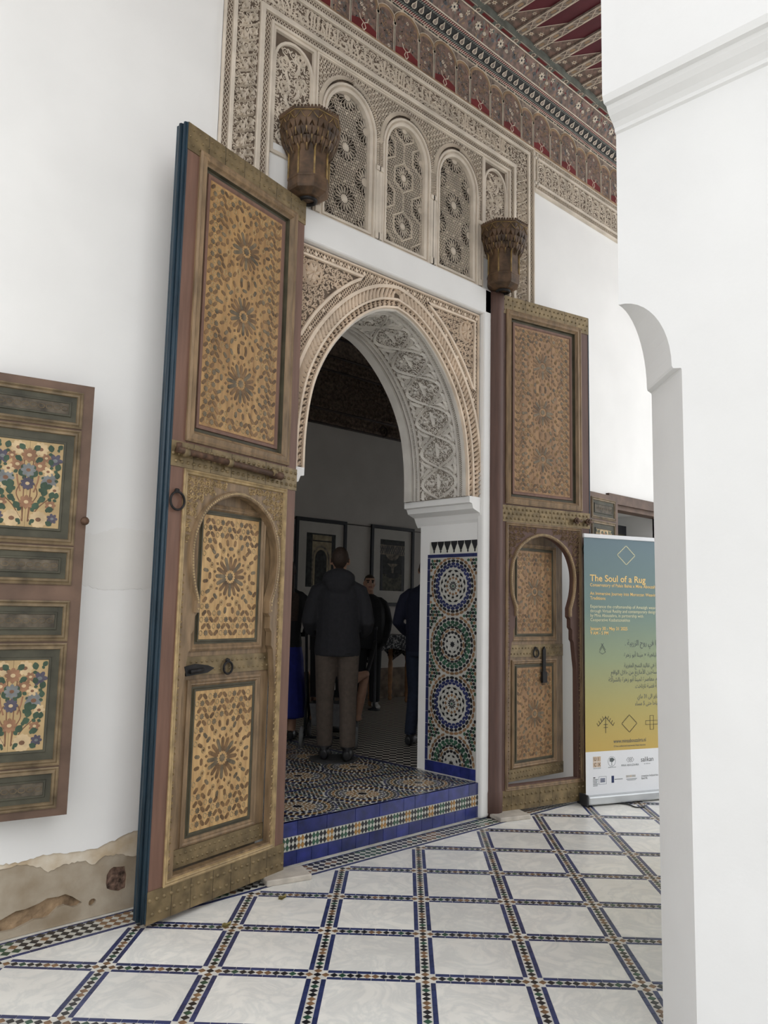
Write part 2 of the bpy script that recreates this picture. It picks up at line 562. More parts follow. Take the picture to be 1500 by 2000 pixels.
def special_materials():
    # marble: white with soft grey veining, different on every tile
    m = mat('marble', (0.93, 0.91, 0.855), 0.28, 0.05, 3.0, rnd=0.10, spec=0.5)
    N, L = m.node_tree.nodes, m.node_tree.links
    b = N['Principled BSDF']
    old = b.inputs['Base Color'].links[0].from_socket
    tc = N.new('ShaderNodeTexCoord')
    oi = N.new('ShaderNodeObjectInfo')
    mul = N.new('ShaderNodeVectorMath')
    mul.operation = 'MULTIPLY_ADD'
    L.new(oi.outputs['Random'], mul.inputs[0])
    mul.inputs[1].default_value = (37, 53, 11)
    L.new(tc.outputs['Object'], mul.inputs[2])
    no = N.new('ShaderNodeTexNoise')
    no.inputs['Scale'].default_value = 5.0
    no.inputs['Detail'].default_value = 8
    no.inputs['Roughness'].default_value = 0.62
    no.inputs['Distortion'].default_value = 1.6
    L.new(mul.outputs['Vector'], no.inputs['Vector'])
    r = N.new('ShaderNodeValToRGB')
    e = r.color_ramp.elements
    e[0].position, e[1].position = 0.40, 0.60
    e[0].color = (1, 1, 1, 1)
    e[1].color = (1, 1, 1, 1)
    mid = r.color_ramp.elements.new(0.5)
    mid.color = (0.86, 0.875, 0.89, 1)
    L.new(no.outputs['Fac'], r.inputs['Fac'])
    mx = N.new('ShaderNodeMixRGB')
    mx.blend_type = 'MULTIPLY'
    mx.inputs['Fac'].default_value = 1.0
    L.new(old, mx.inputs['Color1'])
    L.new(r.outputs['Color'], mx.inputs['Color2'])
    L.new(mx.outputs['Color'], b.inputs['Base Color'])

    # small black and cream checks, laid diagonally
    m = bpy.data.materials.new('check_floor')
    m.use_nodes = True
    N, L = m.node_tree.nodes, m.node_tree.links
    b = N['Principled BSDF']
    b.inputs['Roughness'].default_value = 0.4
    tc = N.new('ShaderNodeTexCoord')
    mp = N.new('ShaderNodeMapping')
    mp.inputs['Rotation'].default_value = (0, 0, pi / 4)
    L.new(tc.outputs['Object'], mp.inputs['Vector'])
    ck = N.new('ShaderNodeTexChecker')
    ck.inputs['Scale'].default_value = 18.0
    ck.inputs['Color1'].default_value = (0.02, 0.02, 0.022, 1)
    ck.inputs['Color2'].default_value = (0.46, 0.43, 0.37, 1)
    L.new(mp.outputs['Vector'], ck.inputs['Vector'])
    L.new(ck.outputs['Color'], b.inputs['Base Color'])
    M['check_floor'] = m

    # printed banner: teal fading to gold
    m = bpy.data.materials.new('banner_print')
    m.use_nodes = True
    N, L = m.node_tree.nodes, m.node_tree.links
    b = N['Principled BSDF']
    b.inputs['Roughness'].default_value = 0.45
    tc = N.new('ShaderNodeTexCoord')
    sp = N.new('ShaderNodeSeparateXYZ')
    L.new(tc.outputs['Object'], sp.inputs['Vector'])
    mr = N.new('ShaderNodeMapRange')
    mr.inputs['From Min'].default_value = 0.38
    mr.inputs['From Max'].default_value = 1.98
    L.new(sp.outputs['Z'], mr.inputs['Value'])
    r = N.new('ShaderNodeValToRGB')
    e = r.color_ramp.elements
    e[0].position, e[0].color = 0.0, (*rgb(196, 166, 86, .98), 1)
    e[1].position, e[1].color = 1.0, (*rgb(100, 122, 132, .98), 1)
    for p, c in ((0.2, rgb(176, 164, 98, .98)), (0.42, rgb(146, 158, 122, .98)), (0.65, rgb(112, 136, 130, .98))):
        q = r.color_ramp.elements.new(p)
        q.color = (*c, 1)
    L.new(mr.outputs['Result'], r.inputs['Fac'])
    L.new(r.outputs['Color'], b.inputs['Base Color'])
    M['banner_print'] = m

    # dark cloth with a pale scattered pattern
    m = bpy.data.materials.new('pattern_cloth')
    m.use_nodes = True
    N, L = m.node_tree.nodes, m.node_tree.links
    b = N['Principled BSDF']
    b.inputs['Roughness'].default_value = 0.85
    tc = N.new('ShaderNodeTexCoord')
    vo = N.new('ShaderNodeTexNoise')
    vo.inputs['Scale'].default_value = 22.0
    vo.inputs['Detail'].default_value = 1
    vo.inputs['Distortion'].default_value = 2.0
    L.new(tc.outputs['Object'], vo.inputs['Vector'])
    r = N.new('ShaderNodeValToRGB')
    e = r.color_ramp.elements
    e[0].position, e[0].color = 0.52, (0.012, 0.013, 0.02, 1)
    e[1].position, e[1].color = 0.56, (0.30, 0.30, 0.30, 1)
    L.new(vo.outputs['Fac'], r.inputs['Fac'])
    L.new(r.outputs['Color'], b.inputs['Base Color'])
    M['pattern_cloth'] = m

    # black and white stripes
    m = bpy.data.materials.new('striped_cloth')
    m.use_nodes = True
    N, L = m.node_tree.nodes, m.node_tree.links
    b = N['Principled BSDF']
    b.inputs['Roughness'].default_value = 0.85
    tc = N.new('ShaderNodeTexCoord')
    wv = N.new('ShaderNodeTexWave')
    wv.inputs['Scale'].default_value = 14.0
    L.new(tc.outputs['Object'], wv.inputs['Vector'])
    r = N.new('ShaderNodeValToRGB')
    r.color_ramp.interpolation = 'CONSTANT'
    e = r.color_ramp.elements
    e[0].color = (0.012, 0.012, 0.014, 1)
    e[1].position, e[1].color = 0.5, (0.55, 0.54, 0.52, 1)
    L.new(wv.outputs['Fac'], r.inputs['Fac'])
    L.new(r.outputs['Color'], b.inputs['Base Color'])
    M['striped_cloth'] = m


special_materials()

# ================================================================ THE SETTING
ST = dict(kind='structure')
GS = 0.2953                       # half diagonal step of the paving grid (the grid lies at 45 degrees to the wall)
GO = Vector((1.487, -0.4907))
PITCH = GS * math.sqrt(2)


def grid(i, j):
    return (GO.x + GS * (i + j), GO.y + GS * (j - i))


def visible(p, margin=60):
    q = project(p)
    return bool(q) and -margin < q[0] < 1300 + margin and 0 < q[1] < 2000 + margin


def build_floor():
    floor = MB().box(-9, -12, -0.15, 14, 0.58, -0.002).build('floor', 'grout', **ST)
    hw = 0.0385
    YB = -0.178
    tmesh = MB().prism([(-.5 * PITCH + hw, -.5 * PITCH + hw), (.5 * PITCH - hw, -.5 * PITCH + hw), (.5 * PITCH - hw, .5 * PITCH - hw), (-.5 * PITCH + hw, .5 * PITCH - hw)], -0.004, 0.0).mesh('marble_tile', 'marble')
    for i in range(-14, 16):
        for j in range(-14, 16):
            c = grid(i + .5, j + .5)
            if not (0.0 < c[0] < 8.6 and -4.4 < c[1] < 0.1):
                continue
            if c[1] < YB - GS:
                put('marble_tile', tmesh, floor, (c[0], c[1], 0), -pi / 4)
            else:
                k = (.5 * PITCH - hw) * math.sqrt(2)
                p = clip([(-k, 0), (0, -k), (k, 0), (0, k)], lambda q: YB - 0.002 - (c[1] + q[1]))
                if len(p) > 2 and max(a[0] for a in p) - min(a[0] for a in p) > .05:
                    MB().prism(p, -0.004, 0).build('marble_tile', 'marble', floor, loc=(c[0], c[1], 0))
    # strips: blue edging tiles and a row of diamonds between them
    seq = [1, 3, 1, 2, 1, 1, 3, 3, 1, 1, 2, 1, 3]     # 1 black 2 green 3 brown; the first sits on the crossing
    names = {1: 'black_tile', 2: 'green_tile', 3: 'brown_tile'}
    L = (PITCH - 2 * hw) / 6
    bmesh_ = MB().prism([(-L / 2 + .0012, -.0088), (L / 2 - .0012, -.0088), (L / 2 - .0012, .0088), (-L / 2 + .0012, .0088)], -.003, 0).mesh('blue_strip_tile', 'blue_tile')
    dmesh = {k: MB().prism(lozenge(0, 0, 0, .0150, .0155, 4), -.003, 0).mesh('diamond_tile', n) for k, n in names.items()}
    blues, dias = [], []
    for i in range(-14, 16):
        for j in range(-14, 16):
            for d in (0, 1):
                a = -pi / 4 if d == 0 else pi / 4
                ux, uy = cos(a), sin(a)
                o = grid(i, j)
                if not (0.0 < o[0] < 8.6 and -4.4 < o[1] < 0.2):
                    continue
                for k in range(13):
                    if d and not k:
                        continue
                    s = PITCH * k / 13
                    p = (o[0] + ux * s, o[1] + uy * s)
                    if p[1] < YB - 0.012:
                        dias.append((p, a, seq[k]))
                for k in range(6):
                    s = hw + (k + .5) * L
                    for sd in (-1, 1):
                        p = (o[0] + ux * s - uy * sd * .0285, o[1] + uy * s + ux * sd * .0285)
                        if p[1] < YB - 0.02:
                            blues.append((p, a))
    key = lambda e: ((0 if visible((*e[0], 0), 0) else 1), (Vector((*e[0], 0)) - CAM).length)
    blues.sort(key=key)
    dias.sort(key=key)
    for p, a in blues[:300]:
        put('blue_strip_tile', bmesh_, floor, (p[0], p[1], 0), a)
    for p, a, c in dias[:300]:
        put('diamond_tile', dmesh[c], floor, (p[0], p[1], 0), a)
    mb = MB()
    for p, a in blues[300:]:
        mb.prism(lozenge(p[0], p[1], a, 0, 0, 4) and [(p[0] + x * cos(a) - y * sin(a), p[1] + x * sin(a) + y * cos(a)) for x, y in ((-L / 2 + .0012, -.0088), (L / 2 - .0012, -.0088), (L / 2 - .0012, .0088), (-L / 2 + .0012, .0088))], -.003, 0)
    mb.build('blue_strip_tiles', 'blue_tile', floor, kind='stuff')
    mb = MB()
    for p, a, c in dias[300:]:
        mb.prism(lozenge(p[0], p[1], a, .0150, .0155, 4), -.003, 0, c - 1)
    mb.build('diamond_tiles', ['black_tile', 'green_tile', 'brown_tile'], floor, kind='stuff')
    # chequered border along the wall: blue line, three rows of diamonds, thin blue line
    lm = MB().prism([(-.034, -.009), (.034, -.009), (.034, .009), (-.034, .009)], -.003, 0).mesh('blue_strip_tile', 'blue_tile')
    lm2 = MB().prism([(-.034, -.006), (.034, -.006), (.034, .006), (-.034, .006)], -.003, 0).mesh('blue_strip_tile', 'blue_tile')
    for k in range(118):
        x = 0.3 + k * 0.0705
        put('blue_strip_tile', lm, floor, (x, YB + .011, 0))
        put('blue_strip_tile', lm2, floor, (x, -.02, 0))
    rng = random.Random(3)
    P = .0428
    items = []
    for k in range(int(8.2 / P)):
        x = 0.3 + k * P
        g = (k // 4) % 6
        for r in range(3):
            c = 1 if g in (0, 1, 3, 4) else (3 if g == 2 else 2)
            if rng.random() < .12:
                c = rng.choice((1, 2, 3))
            items.append(((x, -.147 + .0214 + r * P), 0, c))
    items.sort(key=lambda e: key(e))
    sm = {k: MB().prism(lozenge(0, 0, 0, P / 2 - .0006, P / 2 - .0006, 4), -.003, 0).mesh('check_tile', n) for k, n in names.items()}
    for p, a, c in items[:300]:
        put('check_tile', sm[c], floor, (p[0], p[1], 0))
    mb = MB()
    for p, a, c in items[300:]:
        mb.prism(lozenge(p[0], p[1], 0, P / 2 - .0006, P / 2 - .0006, 4), -.003, 0, c - 1)
    mb.build('check_tiles', ['black_tile', 'green_tile', 'brown_tile'], floor, kind='stuff')
    MB().box(0.0, -.149, -.0025, 8.6, -.027, -.0015).build('check_bed', 'white_tile', floor)
    return floor


build_floor()

AX = 3.485                          # axis of the doorway arch
FX0, FX1, FZ1 = 2.09, 4.965, 5.11   # carved frame round the windows
JL, JR = 2.605, 4.365               # door jambs
STEP = 0.235


def build_wall():
    mb = MB()
    T = 0.56
    # rendered masonry on the left, white elsewhere
    mb.box(-5, .03, 0, .12, T, 6.2, 0)
    mb.box(.12, .03, 0, .92, T, .5, 0)
    mb.box(.12, .03, 2.4, .92, T, 6.2, 0)
    mb.box(.92, .03, 0, FX0, T, 6.2, 0)
    mb.box(FX0, .03, 0, JL, T, 3.6, 0)
    mb.box(FX0, .05, 3.55, FX1, T, 6.2, 1)
    mb.box(JR, 0.0, 0, FX1, T, 3.6, 1)
    mb.box(FX1, 0.0, 0, 6.157, T, 6.2, 1)
    mb.box(6.157, 0.0, 2.34, 7.05, T, 6.2, 1)
    mb.box(7.05, 0.0, 0, 14, T, 6.2, 1)
    wall = mb.build('wall_front', ['rough_core', 'white_plaster'], **ST)
    # grey render with a broken-out cavity and a bare brick patch
    cav = [(0.9, .05), (1.05, .085), (1.18, .072), (1.262, .084), (1.321, .105), (1.36, .104), (1.415, .115), (1.45, .128), (1.497, .124), (1.53, .128), (1.561, .110), (1.607, .075), (1.59, .064), (1.569, .064), (1.53, .082), (1.50, .079), (1.465, .05), (1.441, .046), (1.40, .052), (1.38, .045), (1.32, .03), (1.264, .033), (1.1, .03)]
    bri = [(1.716, .171), (1.73, .192), (1.746, .199), (1.775, .194), (1.802, .192), (1.815, .15), (1.813, .092), (1.78, .085), (1.739, .099), (1.72, .11), (1.714, .134)]
    hol = [(1.655 + .018 * cos(a), .065 + .016 * sin(a)) for a in [k * pi / 5 for k in range(10)]]
    MB().plate([(-5, 0), (JL, 0), (JL, .42), (-5, .42)], [cav, bri, hol], -.03, -.012).build('render_coat', 'grey_render', wall, wallmap(0))
    MB().plate([(1.70, .08), (1.83, .08), (1.83, .21), (1.70, .21)], [], -.029, -.022).build('brick', 'bare_brick', wall, wallmap(0))
    # old paint layer, then the white plaster coat with its ragged lower edge
    rng = random.Random(5)
    e1 = [(-5, .29), (0, .30), (1.24, .289), (1.278, .285), (1.324, .296), (1.377, .275), (1.409, .269), (1.444, .238), (1.48, .253), (1.522, .256), (1.595, .26), (1.654, .226), (1.688, .257), (1.752, .253), (1.837, .233), (2.2, .25), (JL, .24)]
    e2 = [(-5, .32), (0, .33), (1.238, .313), (1.335, .305), (1.40, .318), (1.459, .313), (1.519, .304), (1.561, .306), (1.61, .30), (1.658, .300), (1.69, .316), (1.738, .319), (1.78, .335), (1.83, .346), (2.1, .36), (JL, .35)]

    def rag(e, amp):
        out = []
        for a, b in zip(e, e[1:]):
            n = 1 if a[0] < 0.5 else max(2, int((b[0] - a[0]) / .012))
            for k in range(n):
                t = k / n
                out.append((a[0] + (b[0] - a[0]) * t, a[1] + (b[1] - a[1]) * t + (rng.uniform(-amp, amp) if n > 1 else 0)))
        return out + [e[-1]]
    MB().plate(rag(e1, .005) + [(JL, .45), (-5, .45)], [], -.013, -.007).build('paint_layer', 'flaked_paint', wall, wallmap(0))
    MB().plate(rag(e2, .004) + [(JL, 3.60), (FX0, 3.60), (FX0, 6.2), (-5, 6.2)], [[(.12, .5), (.12, 2.4), (.92, 2.4), (.92, .5)]], -.031, 0.0).build('plaster_coat', 'white_plaster', wall, wallmap(0))
    MB().plate(rag([(1.44, 1.50), (1.62, 1.465), (1.78, 1.475), (2.0, 1.50), (2.2, 1.49)], .006) + list(reversed(rag([(1.44, 1.74), (1.55, 1.72), (1.66, 1.765), (1.85, 1.755), (2.2, 1.77)], .005))), [], 0, .0022).build('repair_patch', 'warm_plaster', wall, wallmap(0))
    # raised white surround of the doorway
    o = MB().box(JL - .08, -.03, 0.0, JL, .03, 3.755).box(4.335, -.03, 0, 4.425, .03, 3.755).box(JL - .08, -.03, 3.555, 4.425, .06, 3.755).build('door_surround', 'white_plaster', wall)
    bevel(o, .018, 3)
    # plain plaster patches beside the brackets
    MB().box(2.415, .0, 3.60, 2.762, .051, 4.07).box(4.318, .0, 3.60, 4.645, .051, 4.07).build('plaster_patch', 'white_plaster', wall)
    MB().box(FX0, .0, 3.55, FX0 + .33, .05, 3.62).box(4.425, 0, 3.55, FX1, .05, 3.62).build('plaster_patch', 'white_plaster', wall)
    return wall


wall_front = build_wall()


# ---- the doorway arch
ARCH = smooth_curve([(-.725, 2.20), (-.724, 2.33), (-.716, 2.46), (-.697, 2.60), (-.668, 2.72), (-.625, 2.83), (-.56, 2.95), (-.475, 3.065), (-.37, 3.175), (-.25, 3.268), (-.125, 3.332), (0, 3.362)], 4)
ARCH = [(AX + x, z) for x, z in ARCH] + [(AX - x, z) for x, z in reversed(ARCH[:-1])]


def arch_offset(d):
    out = []
    n = len(ARCH)
    for i, (x, z) in enumerate(ARCH):
        a, b = ARCH[max(0, i - 1)], ARCH[min(n - 1, i + 1)]
        t = Vector((b[0] - a[0], b[1] - a[1])).normalized()
        out.append((x - t.y * d, z + t.x * d))
    return out


def arch_dist(x, z):
    """Distance outside the arch line (negative inside)."""
    if z < 2.2:
        return abs(x - AX) - .725
    d = min((x - a) ** 2 + (z - b) ** 2 for a, b in ARCH) ** .5
    for (x0, z0), (x1, z1) in zip(ARCH, ARCH[1:]):
        if x0 <= x <= x1 and x1 > x0:
            zz = z0 + (z1 - z0) * (x - x0) / (x1 - x0)
            return d if z > zz else -d
    return d


def build_arch():
    Y = .02
    # body of the arch through the wall
    outer = [(JL, 2.199)] + [(JL, 3.56), (JR, 3.56), (JR, 2.199)]
    poly = outer + [(ARCH[-1][0], 2.199)] + list(reversed(ARCH)) + [(ARCH[0][0], 2.199)]
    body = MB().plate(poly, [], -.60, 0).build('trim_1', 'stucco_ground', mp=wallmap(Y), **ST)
    tag(body, 'carved plaster horseshoe arch over the doorway', 'arch')
    # impost blocks
    for sgn, x in ((1, JR), (-1, JL)):
        prof = [(0, 2.02), (.02, 2.05), (.04, 2.09), (.11, 2.115), (.125, 2.15), (.15, 2.155), (.15, 2.20), (0, 2.20)]
        mb = MB()
        P = [(x - sgn * a, z) for a, z in prof]
        n = len(P)
        mb.add([(a, -.008, z) for a, z in P] + [(a, .64, z) for a, z in P], [tuple(range(n)), tuple(range(2 * n - 1, n - 1, -1))] + [(i, (i + 1) % n, (i + 1) % n + n, i + n) for i in range(n)])
        mb.build('impost', 'white_plaster', body)
    # lattice ground with white diamonds
    ax0, ax1, az = 2.655, 4.315, 3.535
    g = MB()
    sp = lambda x, z: abs(x - AX) < .792 and z < 3.485 and arch_dist(x, z) > .200
    lattice(g, ax0, 2.25, ax1, az, .0185, .0026, 0, .004, 0, (pi * .29, -pi * .29), lambda x, z: arch_dist(x, z) > .150 and not sp(x, z))
    for x in [ax0 + .02 + k * .065 for k in range(26)]:
        g.prism(lozenge(x, 3.510, pi / 2, .015, .011, 4), 0, .010)
    P = arch_offset(.176)
    for i in range(20, len(P) - 20, 4):
        if P[i][1] < 3.48:
            g.prism(lozenge(P[i][0], P[i][1], pi / 2, .014, .011, 4), 0, .010)
    g.build('lattice_ground', 'stucco_warm', body, wallmap(Y), kind='stuff')
    b = MB()
    b.sweep([(ax0 - .012, 2.2), (ax0 - .012, az + .012), (ax1 + .012, az + .012), (ax1 + .012, 2.2)], [(0, 0), (0, .014), (-.01, .014), (-.012, 0)])
    # plain bands and inner leaf band of the archivolt
    for d0, d1, h in ((-.002, .012, .02), (.052, .066, .022), (.128, .150, .024)):
        P = arch_offset(d0)
        b.sweep(P, [(0, 0), (0, h), (d1 - d0, h), (d1 - d0, 0)])
    # spandrel borders
    for s in (-1, 1):
        x0 = AX + s * .792
        pts = [(x, z) for x, z in arch_offset(.205) if (x - AX) * s > .05 and abs(x - AX) < .792 and z < 3.485]
        pts.sort(key=lambda p: p[1])
        loop = [(x0, 3.485)] + ([(x0, pts[0][1] - .02)] + pts + [(pts[-1][0] - s * .03, 3.485)])
        b.ribbon(loop, .011, 0, .015, flat=.8, closed=True)
    b.build('archivolt_bands', 'stucco_warm', body, wallmap(Y))
    r = MB()
    C0 = arch_offset(0)
    lens = [0]
    for p, q in zip(C0, C0[1:]):
        lens.append(lens[-1] + math.dist(p, q))

    def at(s, d):
        s = max(0, min(lens[-1] - 1e-6, s))
        for i in range(len(lens) - 1):
            if lens[i + 1] >= s:
                t = (s - lens[i]) / (lens[i + 1] - lens[i])
                p, q = C0[i], C0[i + 1]
                tv = Vector((q[0] - p[0], q[1] - p[1])).normalized()
                return (p[0] + (q[0] - p[0]) * t - tv.y * d, p[1] + (q[1] - p[1]) * t + tv.x * d)
    n = 96
    for k in range(n):
        s = lens[-1] * (k + .5) / n
        sg = 1 if s < lens[-1] / 2 else -1
        pts = [at(s - sg * .016, .066), at(s - sg * .010, .085), at(s + sg * .006, .108), at(s + sg * .016, .128)]
        r.ribbon(pts, .0088, 0.002, .028, 0)
    r.build('rope_moulding', 'stucco_warm', body, wallmap(Y), kind='stuff')
    r = MB()
    n = 74
    for k in range(n):
        s = lens[-1] * (k + .5) / n
        p = at(s, .032)
        q = at(s + .01, .032)
        a = math.atan2(q[1] - p[1], q[0] - p[0])
        for da in (-.9, .9, 2.2, -2.2):
            leaf(r, p[0], p[1], a + da, .021, .006, 0, .016, 0, 4, .5)
        r.dome(p[0], p[1], .006, 0, .016, 6)
    r.build('leaf_moulding', 'stucco_warm', body, wallmap(Y), kind='stuff')
    # spandrel carving
    a = MB()
    inner = lambda x, z, m=0: abs(x - AX) < .775 - m * .3 and z < 3.468 - m * .3 and arch_dist(x, z) > .222 + m * .3
    arabesque(a, AX - .775, 2.75, AX + .775, 3.472, .043, 0, .010, 0, 11, lambda x, z, c: inner(x, z, c * .35), .09)
    for s in (-1, 1):
        cx, cz = AX + s * .70, 3.385
        for k in range(8):
            leaf(a, cx, cz, k * pi / 4, .06, .014, 0, .022, 0, 5, .4)
        a.ribbon([(cx + .065 * cos(t), cz + .075 * sin(t)) for t in [i * pi / 10 for i in range(20)]], .006, 0, .02, closed=True)
    a.build('spandrel_carving', 'stucco_warm', body, wallmap(Y), kind='stuff')
    # soffit: carved lining of the arch through the wall
    mid = len(ARCH) // 2

    def smap(s, t, h):
        p = at(s, -h)
        return (p[0], t, p[1])
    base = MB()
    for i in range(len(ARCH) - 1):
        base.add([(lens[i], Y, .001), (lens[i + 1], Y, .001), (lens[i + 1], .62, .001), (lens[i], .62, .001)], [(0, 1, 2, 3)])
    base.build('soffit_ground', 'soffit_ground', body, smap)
    s = MB()
    Ltot = lens[-1]
    for t0, t1, h in ((.020, .045, .016), (.075, .090, .016), (.470, .485, .016), (.510, .525, .016), (.545, .62, .02)):
        for i in range(len(lens) - 1):
            s.add([(lens[i], t0, 0), (lens[i], t0, h), (lens[i], t1, h), (lens[i], t1, 0), (lens[i + 1], t0, 0), (lens[i + 1], t0, h), (lens[i + 1], t1, h), (lens[i + 1], t1, 0)],
                  [(0, 1, 5, 4), (1, 2, 6, 5), (2, 3, 7, 6)])
    s.build('soffit_bands', 'soffit_stucco', body, smap)
    s = MB()
    lattice(s, 0.0, .045, Ltot, .075, .013, .0028, 0, .008)
    lattice(s, 0.0, .485, Ltot, .510, .013, .0028, 0, .008)
    # large ogival stems, palmettes and scrolls
    nb = 13
    B = Ltot / nb
    for k in range(nb):
        s0 = k * B
        for sg in (-1, 1):
            pts = [(s0 + B * t, .28 + sg * .165 * sin(pi * t) ** 1.0) for t in [i / 10 for i in range(11)]]
            s.ribbon(pts, lambda t: .007 + .009 * sin(pi * t), 0, .017)
            for t in (.3, .7):
                leaf(s, s0 + B * t, .28 + sg * .15, sg * (2.4 if t < .5 else .7), .085, .017, 0, .017, 0, 5, sg * (.8 if t < .5 else -.8))
            scroll(s, s0 + B * .5, .28 + sg * .075, .038, sg * pi / 2, sg, 1.4, .008, 0, .016)
            s.dome(s0 + B * .5, .28 + sg * .075, .013, 0, .022)
            leaf(s, s0, .28 + sg * .05, sg * pi / 2, .12, .018, 0, .018, 0, 5, .5)
            leaf(s, s0, .28 + sg * .05, sg * pi / 2, .12, .018, 0, .018, 0, 5, -.5)
        leaf(s, s0 + B * .2, .28, 0, B * .5, .022, 0, .02, 0, 6)
        leaf(s, s0 + B * .3, .28, .5, B * .3, .012, 0, .018, 0, 5, .6)
        leaf(s, s0 + B * .3, .28, -.5, B * .3, .012, 0, .018, 0, 5, -.6)
    arabesque(s, 0.01, .095, Ltot - .01, .465, .046, 0, .007, 0, 21, None, .075)
    s.build('soffit_carving', 'soffit_stucco', body, smap, kind='stuff')
    return body


build_arch()


# ---- glazed mosaic jambs
def mosaic(mb, u0, v0, u1, v1, meds, h):
    """Medallions of lozenges; slots 0 black 1 navy 2 green 3 ochre 4 white."""
    ins = lambda p: all(u0 <= a <= u1 and v0 <= b <= v1 for a, b in p)

    def pc(poly, c):
        for f in (lambda q: q[0] - u0, lambda q: u1 - q[0], lambda q: q[1] - v0, lambda q: v1 - q[1]):
            poly = clip(poly, f)
            if len(poly) < 3:
                return
        mb.prism(poly, 0, h, c)

    def ring(cx, cy, r, n, L, W, c, k=8, ph=0.0, tang=False):
        for i in range(n):
            a = 2 * pi * (i + ph) / n
            pc(lozenge(cx + r * cos(a), cy + r * sin(a), a + (pi / 2 if tang else 0), L, W, k), c)
    SP = {'A': [(.025, 12, 0, 4, 0, .014), (.046, 12, 4, 4, .5, .013), (.060, 12, 3, 4, 0, .012), (.082, 12, 0, 4, 0, .009), (.083, 12, 4, 4, .5, .014), (.104, 24, 4, 4, .5, .014), (.112, 12, 0, 4, .5, .010), (.128, 24, 4, 4, 0, .014), (.144, 24, 1, 8, .5, .008), (.162, 24, 1, 8, 0, .0105)],
          'B': [(.034, 8, 4, 4, .5, .012), (.052, 8, 4, 4, 0, .013), (.056, 8, 0, 4, .5, .008), (.071, 16, 4, 4, .5, .013), (.086, 16, 0, 8, 0, .009), (.124, 20, 0, 8, 0, .0075), (.139, 20, 2, 8, .5, .008), (.159, 24, 2, 8, 0, .012)]}
    for cx, cy, kind in meds:
        pc(star(cx, cy, .011 if kind == 'A' else .024, 6 if kind == 'A' else 8, 0, .6), 2 if kind == 'A' else 0)
        for r, n, c, k, ph, L in SP[kind]:
            ring(cx, cy, r, n, L * (1.14 if k == 8 else 1.0), pi * r / n * (.92 if k == 8 else .80), c, k, ph)
        if kind == 'B':
            ring(cx, cy, .106, 12, .024, .0085, 3, 8, 0, True)
        for i in range(28):
            a = 2 * pi * i / 28
            pc(lozenge(cx + .184 * cos(a), cy + .184 * sin(a), a + pi / 2, .0205 if i % 2 else .0150, .0108, 8), 0)
        for i in range(30):
            a = 2 * pi * (i + .5) / 30
            if sin(a) > .97 and cy < 1.5:
                continue
            pc(lozenge(cx + .207 * cos(a), cy + .207 * sin(a), a + pi / 2, .0205, .0105, 8), 3)
    # filling between the medallions
    st = .0235
    j = 0
    v = v0 + st * .5
    while v < v1:
        u = u0 + st * (.5 if j % 2 else 1.0)
        i = 0
        while u < u1:
            if all(math.hypot(u - cx, v - cy) > .230 for cx, cy, _ in meds):
                pc(lozenge(u, v, pi / 2 if (i + j) % 2 else 0, .0128, .0105, 8), (2, 0, 2, 0, 3)[(i + 2 * j) % 5])
            u += st
            i += 1
        v += st
        j += 1


def build_jamb(x, sgn, name):
    mp = lambda u, w, h: (x - sgn * h, u, w)
    root = MB().box(-.0, .235, -.0, .60, 2.05, .006).build(name, 'white_plaster', mp=mp, **ST)
    tag(root, 'white plaster door jamb faced with mosaic tiles' if sgn > 0 else None, 'jamb' if sgn > 0 else None)
    # slender dark merlons
    for k in range(7):
        c = .060 + k * .066
        q = [(-.031, 1.905), (.031, 1.905), (.029, 1.885), (.021, 1.870), (.011, 1.848), (.012, 1.844), (.005, 1.840), (.0075, 1.828), (0, 1.818), (-.0075, 1.828), (-.005, 1.840), (-.012, 1.844), (-.011, 1.848), (-.021, 1.870), (-.029, 1.885)]
        MB().prism([(c + a, b) for a, b in q], .005, .009).build('merlon_tile', 'black_tile', root, mp)
    MB().box(.02, 1.812, .004, .502, 1.905, .0068).build('merlon_bed', 'white_tile', root, mp)
    # navy border tiles
    w = .026
    for a, b, k in ((.006, .52, 8), ):
        for i in range(k):
            u0, u1 = a + (b - a) * i / k, a + (b - a) * (i + 1) / k
            MB().box(u0 + .001, 1.785, .004, u1 - .001, 1.810, .010).build('border_tile', 'navy_tile', root, mp)
        for i in range(6):
            u0, u1 = a + (b - a) * i / 6, a + (b - a) * (i + 1) / 6
            MB().box(u0 + .001, .237, .004, u1 - .001, .312, .010).build('border_tile', 'step_blue', root, mp)
    for i in range(17):
        z0, z1 = .314 + i * (1.783 - .314) / 17, .314 + (i + 1) * (1.783 - .314) / 17
        for u in (.006, .494):
            MB().box(u, z0 + .001, .004, u + w, z1 - .001, .010).build('border_tile', 'navy_tile', root, mp)
    MB().box(.033, .312, .004, .494, 1.785, .008).build('mosaic_bed', 'jamb_white_shaded', root, mp)
    mb = MB()
    mosaic(mb, .036, .316, .491, 1.781, [(.263, 1.575, 'A'), (.263, 1.155, 'B'), (.263, .735, 'A'), (.263, .318, 'B')], .0105)
    mb.build('mosaic_pieces', ['black_tile', 'navy_tile', 'green_tile', 'brown_tile', 'jamb_white_shaded'], root, mp, kind='stuff')


build_jamb(JR, 1, 'trim_2')
build_jamb(JL, -1, 'trim_3')


